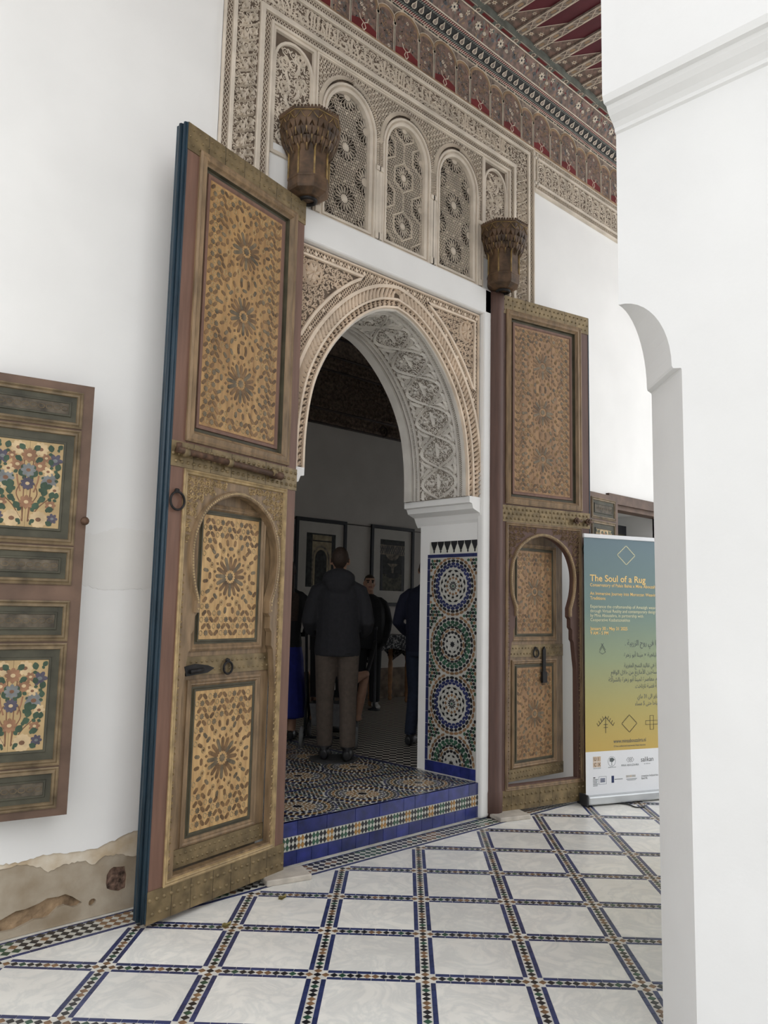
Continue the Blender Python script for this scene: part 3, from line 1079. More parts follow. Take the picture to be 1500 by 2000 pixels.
# ---- tiled doorstep
def build_step():
    X0, X1 = JL - .02, 4.452
    root = MB().box(X0, .006, 0, X1, .62, STEP - .004).build('door_step', 'grout')
    tag(root, 'tiled doorstep with blue tiles and a band of small diamonds', 'step')
    mp = wallmap(.006)
    x = X0
    rng = random.Random(4)
    while x < X1 - .02:
        w = rng.choice((.205, .215, .195, .10)) if x > 2.9 else .21
        x2 = min(X1, x + w)
        MB().box(x + .0015, .160, -.002, x2 - .0015, STEP + .001, .009).build('step_tile', 'step_blue', root, mp)
        x = x2
    x = X0
    while x < X1 - .01:
        x2 = min(X1, x + rng.uniform(.100, .118))
        MB().box(x + .0015, .010, -.002, x2 - .0015, .082, .008).build('step_tile', 'step_blue', root, mp)
        x = x2
    MB().box(X0, .084, -.002, X1, .158, .006).build('diamond_bed', 'white_tile', root, mp)
    dm = {c: MB().prism(lozenge(0, 0, pi / 2, .0176, .0122, 4), .005, .0095).mesh('diamond_tile', n, lambda u, w, h: (u, -h, w)) for c, n in ((0, 'black_tile'), (1, 'green_tile'), (2, 'ochre_tile'))}
    cs = [2, 2, 0, 0, 1, 1, 0, 0]
    k = 0
    x = X0 + .014
    while x < X1 - .008:
        for z in (.1035, .139):
            put('diamond_tile', dm[cs[k % 8]], root, (x, .006, z))
        x += .0262
        k += 1
    for i in range(9):
        a, b = X0 + (X1 - X0) * i / 9, X0 + (X1 - X0) * (i + 1) / 9
        MB().box(a + .001, .0, STEP - .006, b - .001, .022, STEP + .001).build('nosing_tile', 'step_blue', root)
    return root


build_step()


# ---- floor of the threshold and the room
def build_room_floor():
    root = MB().box(-1.2, .60, .05, 11.2, 4.05, STEP - .001).build('floor_inner', 'check_floor', **ST)
    z = STEP
    MB().box(2.60, .022, z - .004, 4.33, 2.45, z + .0005).build('mosaic_bed', 'white_tile', root)
    mb = MB()
    sl = 5
    cent = []
    for r, y in enumerate((.25, .92, 1.43, 1.94)):
        for k in range(-1, 4):
            cent.append((2.987 + .513 * k + (0 if r % 2 == 0 else .0), y))
    u0, u1, v0, v1 = 2.61, 4.32, .024, 2.44
    bars = [(.575, .60), ]

    def pc(p, c):
        for f in (lambda q: q[0] - u0, lambda q: u1 - q[0], lambda q: q[1] - v0, lambda q: v1 - q[1]):
            p = clip(p, f)
            if len(p) < 3:
                return
        mb.prism(p, 0, .0018, c)
    for cx, cy in cent:
        pc(star(cx, cy, .034, 8, 0, .7), 0)
        for r, n, L, W, c, ph, tg in ((.052, 16, .015, .0075, 3, .5, 0), (.078, 16, .013, .009, 3, 0, 0), (.098, 24, .011, .007, 3, .5, 0), (.120, 16, .013, .007, 0, 0, 0), (.140, 24, .011, .007, 1, .5, 0), (.163, 28, .012, .008, 0, 0, 0),
                                       (.186, 32, .011, .0075, 3, .5, 1), (.208, 32, .012, .008, 0, 0, 0), (.230, 36, .011, .008, 1, .5, 0)):
            for i in range(n):
                a = 2 * pi * (i + ph) / n
                pc(lozenge(cx + r * cos(a), cy + r * sin(a), a, L, pi * r / n * .72, 4 if r < .15 else 6), c)
    st = .030
    j = 0
    v = v0 + .015
    while v < v1:
        u = u0 + (.015 if j % 2 else .03)
        i = 0
        while u < u1:
            if all(math.hypot(u - a, v - b) > .245 for a, b in cent):
                pc(lozenge(u, v, pi / 4 if (i + j) % 2 else -pi / 4, .0145, .009, 6), (0, 1, 0, 3, 2, 0)[(i + 3 * j) % 6])
            u += st
            i += 1
        v += st * .8
        j += 1
    mb.build('floor_mosaic', ['black_tile', 'navy_tile', 'green_tile', 'ochre_tile', 'white_tile'], root, floormap(z), kind='stuff')
    MB().box(2.60, .568, z, 4.33, .586, z + .0025).box(4.305, .60, z, 4.345, 2.46, z + .0025).box(2.6, 2.44, z, 4.345, 2.47, z + .0025).build('border_strip', 'navy_tile', root)


build_room_floor()


# ---- the room behind
def build_room():
    YF = 4.0
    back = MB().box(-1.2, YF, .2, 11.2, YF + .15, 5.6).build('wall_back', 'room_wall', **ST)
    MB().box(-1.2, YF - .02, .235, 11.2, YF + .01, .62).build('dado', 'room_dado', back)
    tag(MB().box(-1.2, .60, 5.5, 11.2, YF, 5.6).build('ceiling_inner', 'room_frieze', **ST))
    for nm, x0, x1 in (('wall_left', -1.3, -1.2), ('wall_end', 11.2, 11.3)):      # end walls; unseen openings added to let daylight brighten the room
        MB().box(x0, .5, .2, x1, 1.4, 5.6).box(x0, 3.2, .2, x1, YF + .15, 5.6).box(x0, 1.4, .2, x1, 3.2, .9).box(x0, 1.4, 2.9, x1, 3.2, 5.6).build(nm, 'room_wall', **ST)
    mp = wallmap(YF)
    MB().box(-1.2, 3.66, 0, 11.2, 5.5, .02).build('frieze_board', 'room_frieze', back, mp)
    f = MB()
    for z, h in ((3.66, .05), (3.845, .05), (4.36, .05), (4.55, .05), (4.80, .05)):
        f.tube([(-1.2, z, .02), (11.2, z, .02)], .016, 6)
    for x, z, r in ((7.10, 3.735, .085), (7.14, 4.46, .085), (4.4, 3.735, .085)):
        f.ribbon([(x + r * (1 - t * .75) * cos(-pi / 2 + t * 9), z + r * (1 - t * .75) * sin(-pi / 2 + t * 9)) for t in [i / 24 for i in range(25)]], .014, .018, .045)
    f.build('frieze_border', 'room_frieze_line', back, mp)
    a = MB()
    arabesque(a, 5.2, 3.87, 8.6, 4.34, .085, .02, .04, 0, 31, None, .10)
    arabesque(a, 5.2, 3.69, 8.6, 3.82, .06, .02, .035, 0, 32, None, .10)
    arabesque(a, 5.2, 4.39, 8.6, 4.53, .06, .02, .035, 0, 33, None, .10)
    for k in range(40):
        x = 5.4 + k * .08
        a.box(x, 4.83, .02, x + .03, 5.3, .045)
    a.build('frieze_carving', 'room_frieze', back, mp, kind='stuff')
    MB().tube([(-1.2, YF - .012, 2.44), (11.2, YF - .012, 2.44)], .006, 6).build('picture_rail', 'room_frieze_line', back)


build_room()


# ---- chamfered courtyard block on the right
def build_block():
    X0, Y0 = 2.25, -2.308
    sec = [(0, .209, 0), (2.152, .209, 0), (2.156, .206, 0), (2.160, .182, 0), (2.168, .1775, 0)]
    for k in range(1, 13):
        a = pi / 2 * k / 12
        sec.append((2.168 + .242 * sin(a), .1775 * cos(a) if k < 12 else .0004, 0))
    sec += [(3.000, .0004, 0), (3.006, .0004, .009), (3.018, .0004, .010), (3.032, .0004, .022), (3.048, .0004, .042), (3.062, .0004, .054), (3.074, .0004, .060), (3.077, .0004, .076), (3.098, .0004, .085), (6.2, .0004, .085)]
    E = 1.3
    mb = MB()
    vs = []
    for z, w, d in sec:
        x, y = X0 - d, Y0
        vs += [(x, y - w, z), (x + w, y, z), (x + 2.9, y, z), (x + 2.9, y - E, z), (x, y - E, z)]
    fs = []
    for i in range(len(sec) - 1):
        for k in range(5):
            fs.append((i * 5 + k, i * 5 + (k + 1) % 5, i * 5 + 5 + (k + 1) % 5, i * 5 + 5 + k))
    n = len(vs)
    fs += [(4, 3, 2, 1, 0), tuple(range(n - 5, n))]
    mb.add(vs, fs)
    o = mb.build('wall_right', 'pier_plaster', **ST)
    bevel(o, .008, 3)
    o.modifiers['bevel'].angle_limit = radians(40)


build_block()
# other courtyard walls behind the viewer, unseen; added and sized for the light
MB().box(-9.2, -12.2, 0, 14, -12, 4.5).build('wall_court', 'pier_plaster', **ST)
MB().box(-9.2, -12, 0, -9.0, -1.6, 4.5).build('wall_court_side', 'pier_plaster', **ST)


# ---- gallery ceiling with painted joists
def build_ceiling():
    root = MB().box(-4, -1.9, 5.752, 13, 0.0, 5.9).build('ceiling', 'ceiling_red', **ST)
    jx = [4.251 + .2215 * k for k in range(-19, 32)]
    j = MB()
    w = .036
    j.box(-w, -1.67, 5.735, w, 0, 5.76, 0)
    j.box(-w, -1.67, 5.733, -w + .006, 0, 5.736, 1)
    j.box(w - .006, -1.67, 5.733, w, 0, 5.736, 1)
    y = -.02
    while y > -1.53:                       # knotwork along the joist
        P = [(-.022, y), (.022, y - .03), (.022, y - .10), (-.022, y - .13)]
        for s in (-1, 1):
            pts = [(s * -.004, y), (s * .024, y - .03), (s * .024, y - .10), (s * -.004, y - .13)]
            j.add([(a + q, b, 5.7325) for a, b in pts for q in (-.003, .003)], [(0, 1, 3, 2), (2, 3, 5, 4), (4, 5, 7, 6)], 1)
        j.add([(a, b, 5.7335) for a, b in lozenge(0, y - .065, pi / 2, .028, .012, 6)], [tuple(range(6))], 2)
        j.add([(a, b, 5.7328) for a, b in star(0, y, .011, 6, 0, .7)], [tuple(range(12))], 3)
        y -= .13
    jm = j.mesh('joist', ['frieze_grey', 'frieze_cream', 'frieze_ochre', 'frieze_red'])
    t = MB()                                # painted corner panel between two joists
    D = .2215 - 2 * w
    tri = [(0, 0), (D, 0), (D, -.30), (.0, -.07)]
    t.add([(a, b, 5.7505) for a, b in tri], [(3, 2, 1, 0)], 0)
    t.add([(a, b, 5.7495) for a, b in [(0, -.07), (D, -.30), (D, -.312), (0, -.082)]], [(0, 1, 2, 3)], 1)
    for cx, cy, r in ((.05, -.05, .024), (.11, -.10, .026), (.12, -.19, .02), (.03, -.02, .012)):
        t.add([(a, b, 5.7495) for a, b in star(cx, cy, r, 6, .3, .5)], [tuple(range(12))], 1)
        t.add([(a, b, 5.749) for a, b in star(cx, cy, r * .35, 6, .3, .8)], [tuple(range(12))], 2)
    tm = t.mesh('painted_corner', ['frieze_brown', 'frieze_cream', 'frieze_ochre'])
    for x in jx:
        put('joist', jm, root, (x, -.20, 0))
        put('painted_corner', tm, root, (x + w, -.235, 0))
    # beam along the wall, with knots at every joist
    b = MB().box(-4, -.235, 5.69, 13, -.18, 5.76, 0)
    for x in jx:
        if not 2 < x < 8:
            continue
        b.add([(a, c, 5.687) for a, c in star(x, -.207, .024, 6, 0, .75)], [tuple(range(12))], 1)
        b.add([(a, c, 5.6865) for a, c in star(x, -.207, .016, 6, 0, .75)], [tuple(range(12))], 2)
        for s in (-1, 1):
            b.add([(x + q, -.207 + s * c, 5.688) for q, c in ((.02, .010), (.035, .018), (.186, .018), (.20, .010), (.186, .022), (.035, .022))], [tuple(range(6))], 1)
        b.add([(x + q, -.207 + c, 5.6885) for q, c in ((.05, -.012), (.17, -.012), (.17, .012), (.05, .012))], [(0, 1, 2, 3)], 3)
    b.build('wall_beam', ['frieze_green', 'frieze_cream', 'frieze_brown', 'frieze_red'], root)
    o = MB().box(-4, -1.95, 5.60, 13, -1.88, 5.9).box(-4, -1.95, 5.9, 13, .6, 6.1).build('eaves_beam', 'white_plaster', root)


build_ceiling()


# ---- painted frieze under the ceiling, in repeating lengths
def build_frieze():
    root = MB().box(-4, -.004, 5.10, 13, .05, 5.76).build('trim_4', 'frieze_brown', **ST)
    tag(root, 'painted wooden frieze of red and brown arches under the ceiling', 'frieze')
    Pd = .784
    b = MB()
    up = lambda pts, mi, h: b.add([(u, v, h) for u, v in pts], [tuple(range(len(pts)))], mi)
    # slots 0 red 1 cream 2 ochre 3 grey 4 green 5 black 6 blue 7 brown
    up([(0, 5.112), (Pd, 5.112), (Pd, 5.47), (0, 5.47)], 3, .001)
    b.box(0, 5.105, 0, Pd, 5.125, .014, 2)
    rng = random.Random(9)

    def flower(x, z, r, h, c=1, n=6):
        for k in range(n):
            a = 2 * pi * k / n + .3
            up(lozenge(x + r * .6 * cos(a), z + r * .6 * sin(a), a, r * .42, r * .24, 8), c, h)
        up([(x + r * .25 * cos(t), z + r * .25 * sin(t)) for t in [k * pi / 3 for k in range(6)]], 5, h + .0003)
    for q in range(2):
        for cx, hwid, top, big in ((.196 + q * .392, .116, 5.458, True), (q * .392 + .392 - .0, .076, 5.415, False)):
            if cx + hwid > Pd + .08:
                cx -= Pd * 0
            sp_ = top - hwid * 1.05
            prof = [(cx - hwid, 5.127), (cx - hwid, sp_)] + [(cx + hwid * cos(a), sp_ + (top - sp_) * sin(a) ** .9) for a in [pi - pi * k / 12 for k in range(1, 12)]] + [(cx + hwid, sp_), (cx + hwid, 5.127)]
            up(prof, 7, .002)
            if big:
                up([(cx - hwid, 5.127), (cx + hwid, 5.127), (cx + hwid, 5.178), (cx, 5.215), (cx - hwid, 5.178)], 0, .003)
                for s in (-1, 1):
                    b.ribbon([(cx, 5.135), (cx + s * .018, 5.16), (cx + s * .004, 5.19), (cx + s * .03, 5.205), (cx + s * .04, 5.235)], .0035, .0035, .006, 1)
                for k in range(9):
                    flower(cx + rng.uniform(-.075, .075), 5.25 + k * .019, rng.uniform(.011, .017), .0035, rng.choice((1, 1, 6, 2, 3)))
            else:
                for k in range(8):
                    flower(cx + rng.uniform(-.04, .04), 5.15 + k * .029, rng.uniform(.010, .016), .0035, rng.choice((1, 1, 6, 2, 3)))
            for k in range(64):
                a = rng.uniform(0, 6.28)
                x, z = cx + rng.uniform(-.8, .8) * hwid, rng.uniform(5.19 if big else 5.14, top - .05)
                up(lozenge(x, z, a, .010, .004, 6), rng.choice((4, 5, 6, 2, 3, 3, 2)), .0026 + k * 1e-5)
            arch = prof[1:-1]
            b.ribbon(arch, .010, .002, .005, 2, flat=.9)
            b.ribbon([(x + (x - cx) * .11, z + (.012 if z > sp_ + .01 else 0)) for x, z in arch], .0028, .002, .007, 1)
            for s in (-1, 1):
                b.box(cx + s * (hwid + .004) - .005, 5.127, 0, cx + s * (hwid + .004) + .005, sp_ - .01, .008, 1)
                b.box(cx + s * (hwid + .004) - .011, sp_ - .012, 0, cx + s * (hwid + .004) + .011, sp_ + .008, .010, 1)
    b.box(0, 5.462, 0, Pd, 5.466, .010, 1)
    b.box(0, 5.466, 0, Pd, 5.482, .006, 5)
    b.box(0, 5.482, 0, Pd, 5.486, .010, 1)
    for k in range(22):
        b.box(Pd * k / 22, 5.469, 0, Pd * (k + .45) / 22, 5.479, .008, 4 if k % 3 else 1)
    fm = ['frieze_red', 'frieze_cream', 'frieze_ochre', 'frieze_grey', 'frieze_green', 'frieze_black', 'frieze_blue', 'frieze_brown']
    bay = b.mesh('painted_bay', fm, wallmap(-.004))
    # sloping cornice: row of leaves between rope bands, then the flowered cove
    c = MB()
    ly = Vector((-.012, 5.486))
    d1 = Vector((-.10, 5.570)) - ly
    L1 = d1.length
    d1.normalize()
    n1 = Vector((-d1.y, d1.x))

    def cm(u, v, h):
        p = ly + d1 * v + n1 * h
        return (u, p.x, p.y)
    c.add([(0, 0, 0), (Pd, 0, 0), (Pd, L1, 0), (0, L1, 0)], [(0, 1, 2, 3)], 5)
    for v0, v1, k0, mi in ((.0, .016, 40, 0), (.018, .030, 40, 4), (L1 - .030, L1 - .018, 40, 4), (L1 - .016, L1 - .002, 40, 0)):
        for k in range(k0):
            u = Pd * k / k0
            w = Pd / k0
            c.add([(u, v0, .004), (u + w * .62, v0, .004), (u + w * 1.12, v1, .004), (u + w * .5, v1, .004)], [(0, 1, 2, 3)], mi)
            c.add([(u + w * .62, v0, .003), (u + w, v0, .003), (u + w * 1.5, v1, .003), (u + w * 1.12, v1, .003)], [(0, 1, 2, 3)], 1 if mi == 0 else 5)
    for k in range(11):
        u = Pd * (k + .5) / 11
        lf = [(0, .036), (.018, .040), (.024, .054), (.014, .070), (.004, L1 - .030), (-.006, .072), (-.020, .058), (-.020, .042)]
        c.add([(u + a, w, .006) for a, w in lf], [tuple(range(8))], 1)
        c.add([(u + a * .6, .034 + (w - .034) * .75 + .004, .0065) for a, w in lf], [tuple(range(8))], 3)
    cor = c.mesh('cornice_length', fm, cm)
    c = MB()
    a0, a1 = Vector((-.10, 5.570)), Vector((-.185, 5.690))
    d2 = a1 - a0
    L2 = d2.length
    d2.normalize()

    def cm2(u, v, h):
        p = a0 + d2 * v + Vector((-d2.y, d2.x)) * (h if (-d2.y) < 0 else -h)
        return (u, p.x, p.y)
    c.add([(0, 0, 0), (Pd, 0, 0), (Pd, L2, 0), (0, L2, 0)], [(0, 1, 2, 3)], 7)
    c.box(0, 0, 0, Pd, .008, .008, 1)
    c.box(0, L2 - .007, 0, Pd, L2, .008, 1)
    upc = lambda pts, mi, h: c.add([(u, v, h) for u, v in pts], [tuple(range(len(pts)))], mi)
    rng = random.Random(12)
    for k in range(90):
        upc(lozenge(rng.uniform(.02, Pd - .02), rng.uniform(.02, L2 - .02), rng.uniform(0, 6), .016, .0055, 6), rng.choice((4, 5, 6, 3, 0, 2)), .001 + k * .00001)
    for k in range(3):
        u = Pd * (k + .5) / 3
        for i in range(8):
            a = 2 * pi * i / 8
            upc(lozenge(u + .019 * cos(a), L2 * .55 + .019 * sin(a), a, .012, .007, 8), 1, .003)
        upc([(u + .008 * cos(t), L2 * .55 + .008 * sin(t)) for t in [i * pi / 4 for i in range(8)]], 5, .0035)
        for s in (-1, 1):
            for i in range(-2, 3):
                a = pi / 2 + i * .5
                upc(lozenge(u + Pd / 6 * s * .62 + .012 * cos(a), L2 * .35 + .016 * sin(a), a, .012, .005, 8), 1 if s > 0 else 6, .003)
        for i in range(5):
            a = i * 2 * pi / 5
            upc(lozenge(u + Pd / 6 + .012 * cos(a), L2 * .72 + .012 * sin(a), a, .008, .005, 8), 1, .003)
    cove = c.mesh('flowered_cove', fm, cm2)
    MB().add([(-4, -.10, 5.571), (13, -.10, 5.571), (13, -.188, 5.70), (-4, -.188, 5.70), (-4, -.01, 5.487), (13, -.01, 5.487)], [(0, 1, 2, 3), (4, 5, 1, 0)]).build('cove_board', 'frieze_brown', root)
    x = 3.903 - .196 - Pd * 5
    while x < 9.6:
        put('painted_bay', bay, root, (x, 0, 0))
        put('cornice_length', cor, root, (x, 0, 0))
        put('flowered_cove', cove, root, (x, 0, 0))
        x += Pd


build_frieze()


# ---- carved plaster frame, windows and frieze on the wall
def build_frame():
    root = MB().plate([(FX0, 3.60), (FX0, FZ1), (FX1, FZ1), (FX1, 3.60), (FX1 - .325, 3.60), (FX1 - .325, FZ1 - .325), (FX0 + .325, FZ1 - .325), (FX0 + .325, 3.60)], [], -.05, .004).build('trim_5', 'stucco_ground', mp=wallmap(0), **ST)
    tag(root, 'carved plaster frame of script and lattice bands round the three windows', 'frame')
    U = [(FX0, 3.60), (FX0, FZ1), (FX1, FZ1), (FX1, 3.60)]
    b = MB()
    for d0, d1, h in ((0, .013, .022), (.056, .082, .020), (.235, .268, .020), (.311, .327, .024)):
        b.sweep(U, [(-d0, 0), (-d0, h), (-d0 - .004, h + .003), (-d1 + .004, h + .003), (-d1, h), (-d1, 0)])
    b.build('frame_ribs', 'stucco', root, wallmap(0))
    l = MB()
    for d0, d1 in ((.013, .056), (.268, .311)):
        lattice(l, FX0 + d0, 3.6, FX0 + d1, FZ1 - d0, .0180, .0021, .004, .0075)
        lattice(l, FX1 - d1, 3.6, FX1 - d0, FZ1 - d0, .0180, .0021, .004, .0075)
        lattice(l, FX0 + d1, FZ1 - d1, FX1 - d1, FZ1 - d0, .0180, .0021, .004, .0075)
    l.build('lattice_strips', 'stucco', root, wallmap(0), kind='stuff')
    e = MB()
    rng = random.Random(17)

    def script(u0, u1, v0, v1, rot=False):
        """Band of tall letters over scrolling tendrils."""
        H = v1 - v0
        x = u0 + .012
        T = (lambda p: [(b_, a_) for a_, b_ in p]) if rot else (lambda p: p)

        def rib(p, w, h):
            e.ribbon(T(p), w, .004, h * .72)
        rib([(u0, v0 + H * .28), (u1, v0 + H * .28)], .006, .018)
        while x < u1 - .03:
            k = rng.random()
            if k < .42:
                lean = rng.uniform(-.006, .006)
                rib([(x, v0 + H * .26), (x + lean, v0 + H * .6), (x + lean, v0 + H * .93), (x + lean + .014, v0 + H * .86)], lambda t: .0055 + .002 * t, .022)
                x += .024
            elif k < .75:
                c = (x + .026, v0 + H * .38)
                rib([(c[0] + .026 * cos(a), c[1] + H * .16 * sin(a)) for a in [-.6 + i * .55 for i in range(10)]], .006, .021)
                rib([(c[0] + .02, c[1]), (c[0] + .03, v0 + H * .18), (c[0], v0 + H * .08), (c[0] - .03, v0 + H * .13)], lambda t: .007 - .004 * t, .021)
                x += .052
            else:
                rib([(x, v0 + H * .28), (x + .012, v0 + H * .48), (x + .03, v0 + H * .42), (x + .034, v0 + H * .2), (x + .01, v0 + H * .07)], .0058, .021)
                rib([(x + .03, v0 + H * .5), (x + .008, v0 + H * .72), (x + .03, v0 + H * .9)], lambda t: .006 - .003 * t, .020)
                x += .044
    I0, I1 = .084, .233
    script(FX0 + .30, FX1 - .30, FZ1 - I1, FZ1 - I0)
    arabesque(e, FX0 + I0, FZ1 - I1, FX1 - I0, FZ1 - I0, .046, .004, .009, 0, 41, None, .08)
    for x0 in (FX0 + I0, FX1 - I1):
        arabesque(e, x0, 3.61, x0 + .149, FZ1 - I1, .048, .004, .010, 0, 42 + int(x0), None, .08)
        z = 3.64
        while z < FZ1 - .3:
            xm = x0 + .0745
            scroll(e, xm + .03, z, .03, 0, 1, 1.3, .006, .004, .022)
            scroll(e, xm - .03, z + .045, .03, pi, -1, 1.3, .006, .004, .022)
            e.ribbon([(xm - .06, z), (xm, z + .03), (xm + .06, z + .07)], .006, .004, .021)
            leaf(e, xm, z + .02, pi / 2, .06, .010, .004, .02)
            z += .092
    e.build('script_carving', 'stucco', root, wallmap(0), kind='stuff')
    # side panels with large curling leaves
    for x0, x1 in ((2.418, 2.742), (4.338, 4.640)):
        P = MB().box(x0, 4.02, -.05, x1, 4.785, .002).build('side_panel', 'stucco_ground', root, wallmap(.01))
        m = MB()
        m.frame(x0, 4.0, x1, 4.785, [(0, .0), (0, .022), (.020, .022), (.022, .002)])
        cx, hw = (x0 + x1) / 2, (x1 - x0) / 2 - .024
        m.ribbon([(cx - hw, 4.02), (cx - hw, 4.585)] + [(cx + hw * cos(a), 4.585 + .15 * sin(a)) for a in [pi - pi * k / 12 for k in range(1, 12)]] + [(cx + hw, 4.585), (cx + hw, 4.02)], .010, .002, .018, flat=.8)
        m.build('panel_rib', 'stucco', root, wallmap(.01))
        p = MB()
        inn = lambda x, z, c=0: abs(x - cx) < hw - .01 - c * .3 and (z < 4.585 or ((x - cx) / hw) ** 2 + ((z - 4.585) / .15) ** 2 < .75)
        arabesque(p, x0 + .02, 4.03, x1 - .02, 4.76, .056, .002, .007, 0, 51, inn, .075)
        for r in range(4):
            for s in (-1, 1):
                x, z = cx + s * hw * .42, 4.14 + r * .155 + (.07 if s > 0 else 0)
                if not inn(x, z):
                    continue
                scroll(p, x, z, .042, s * 1.2, -s, 1.5, .008, .002, .013)
                p.ribbon([(x + .045 * cos(t), z - .01 + .034 * sin(t)) for t in [i * .45 for i in range(13)]], .006, .002, .012)
                leaf(p, x - s * .02, z - .03, -pi / 2 + s * .6, .10, .013, .002, .012, 0, 6, -s * 1.0)
        p.build('panel_carving', 'stucco', root, wallmap(.01), kind='stuff')
    return root


frame_root = build_frame()


def win_outline(cx, hw, zb, zs, n=18):
    return [(cx - hw, zb), (cx - hw, zs)] + [(cx + hw * cos(a), zs + hw * 1.18 * sin(a)) for a in [pi - pi * k / n for k in range(1, n)]] + [(cx + hw, zs), (cx + hw, zb)]


def build_windows():
    X0, X1, Z0, Z1 = 2.745, 4.335, 3.752, 4.785
    cs = (3.018, 3.533, 4.045)
    holes = [list(reversed(win_outline(c, .181, 3.787, 4.430))) for c in cs]
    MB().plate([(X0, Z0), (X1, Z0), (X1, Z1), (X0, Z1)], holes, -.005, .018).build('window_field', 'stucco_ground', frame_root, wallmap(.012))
    f = MB()
    f.frame(X0, Z0 - .03, X1, Z1, [(0, 0), (0, .03), (.012, .03), (.014, .018)])
    mask = lambda x, z: all(abs(x - c) > .24 or z > 4.44 + math.sqrt(max(0, 1 - ((x - c) / .242) ** 2)) * .30 for c in cs) and z > 4.42
    lattice(f, X0 + .014, 4.40, X1 - .014, Z1 - .014, .0175, .0022, .018, .0215, 0, (pi / 3, -pi / 3), mask)
    x = X0 + .03
    j = 0
    while x < X1 - .02:
        z = 4.45 + (j % 2) * .02
        while z < Z1 - .02:
            if mask(x, z):
                f.prism(lozenge(x, z, pi / 2, .008, .007, 4), .018, .028)
            z += .040
        x += .031
        j += 1
    f.build('field_lattice', 'stucco', frame_root, wallmap(.012), kind='stuff')
    for wi, c in enumerate(cs):
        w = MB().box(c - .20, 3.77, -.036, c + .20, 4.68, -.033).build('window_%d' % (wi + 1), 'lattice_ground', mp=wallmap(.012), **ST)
        tag(w, ('arched lattice window with big rosettes nearest the left bracket', 'middle arched lattice window with beaded hexagons', 'arched lattice window with rosettes nearest the right bracket')[wi], 'window')
        m = MB()
        G = win_outline(c, .181, 3.787, 4.430)
        m.sweep(G, [(-.002, -.02), (-.002, .022), (.010, .028), (.018, .028), (.020, .020), (.030, .020), (.032, .034), (.040, .036), (.046, .034), (.048, .02)], closed=True)
        m.build('arch_moulding', 'stucco', w, wallmap(.012))
        r = MB()
        O = win_outline(c, .243, 3.76, 4.435, 30)
        arc = O[1:-1]
        n = len(arc)
        for k in range(n - 1):
            p, q = arc[k], arc[k + 1]
            t = Vector((q[0] - p[0], q[1] - p[1])).normalized()
            s = 1 if k < n / 2 else -1
            for u in (.25, .75):
                mx, mz = p[0] + (q[0] - p[0]) * u, p[1] + (q[1] - p[1]) * u
                r.ribbon([(mx + t.y * .013 - t.x * .007 * s, mz - t.x * .013 - t.y * .007 * s), (mx, mz), (mx - t.y * .013 + t.x * .007 * s, mz + t.x * .013 + t.y * .007 * s)], .0062, .018, .036)
        for s in (-1, 1):
            z = 4.42
            while z > 4.24:
                r.ribbon([(c + s * .243 - .012, z - .006), (c + s * .243 + .012, z + .006)], .0062, .018, .034)
                z -= .0125
        r.build('rope_moulding', 'stucco', w, wallmap(.012), kind='stuff')
        # colonnettes
        k = MB()
        for s in (-1, 1):
            k.box(c + s * .244 - .014, 3.765, .0, c + s * .244 + .014, 4.24, .034)
            k.box(c + s * .244 - .014, 4.24, .0, c + s * .244 + .014, 4.44, .020)
            k.box(c + s * .244 - .017, 4.22, .0, c + s * .244 + .017, 4.25, .042)
            k.box(c + s * .244 - .017, 3.757, .0, c + s * .244 + .017, 3.80, .042)
        k.build('colonnette', 'stucco', w, wallmap(.012))
        g = MB()
        ctr = [(c, 4.292 - .343 * q) for q in (-1, 0, 1)] + [(c + s * .168, 4.465 - .343 * q) for q in (0, 1, 2) for s in (-1, 1)]
        R = .088 if wi != 1 else .076
        for x, z in ctr:
            rosette(g, x, z, R, 16, .0015, -.008, -.003, 0, True, .42)
            for q in range(16):
                a = 2 * pi * q / 16
                g.ribbon([(x + R * .15 * cos(a), z + R * .15 * sin(a)), (x + R * .46 * cos(a), z + R * .46 * sin(a))], .0013, -.008, -.004)
        lattice(g, c - .185, 3.78, c + .185, 4.66, .0180, .0015, -.009, -.005, 0, (0.0, pi / 3, -pi / 3), lambda x, z: all((x - a) ** 2 + (z - b) ** 2 > (R * .97) ** 2 for a, b in ctr))
        for x, z in ctr:
            for q in range(6):
                a = q * pi / 3 + pi / 6
                if wi != 1:
                    g.dome(x + .115 * cos(a), z + .115 * sin(a), .0075, -.012, .003, 6)
            if wi == 1:
                hx = [(x + .097 * cos(a), z + .103 * sin(a)) for a in [q * pi / 3 + pi / 2 for q in range(6)]]
                for t in range(9):
                    g.dome(x, z + .103 + .137 * (t + .5) / 9, .0062, -.012, .004, 6)
                for q in range(6):
                    p, o = hx[q], hx[(q + 1) % 6]
                    for t in range(8):
                        u, v = p[0] + (o[0] - p[0]) * t / 8, p[1] + (o[1] - p[1]) * t / 8
                        g.dome(u, v, .0062, -.012, .004, 6)
        g.build('pierced_lattice', 'stucco', w, wallmap(.012), kind='stuff')


build_windows()


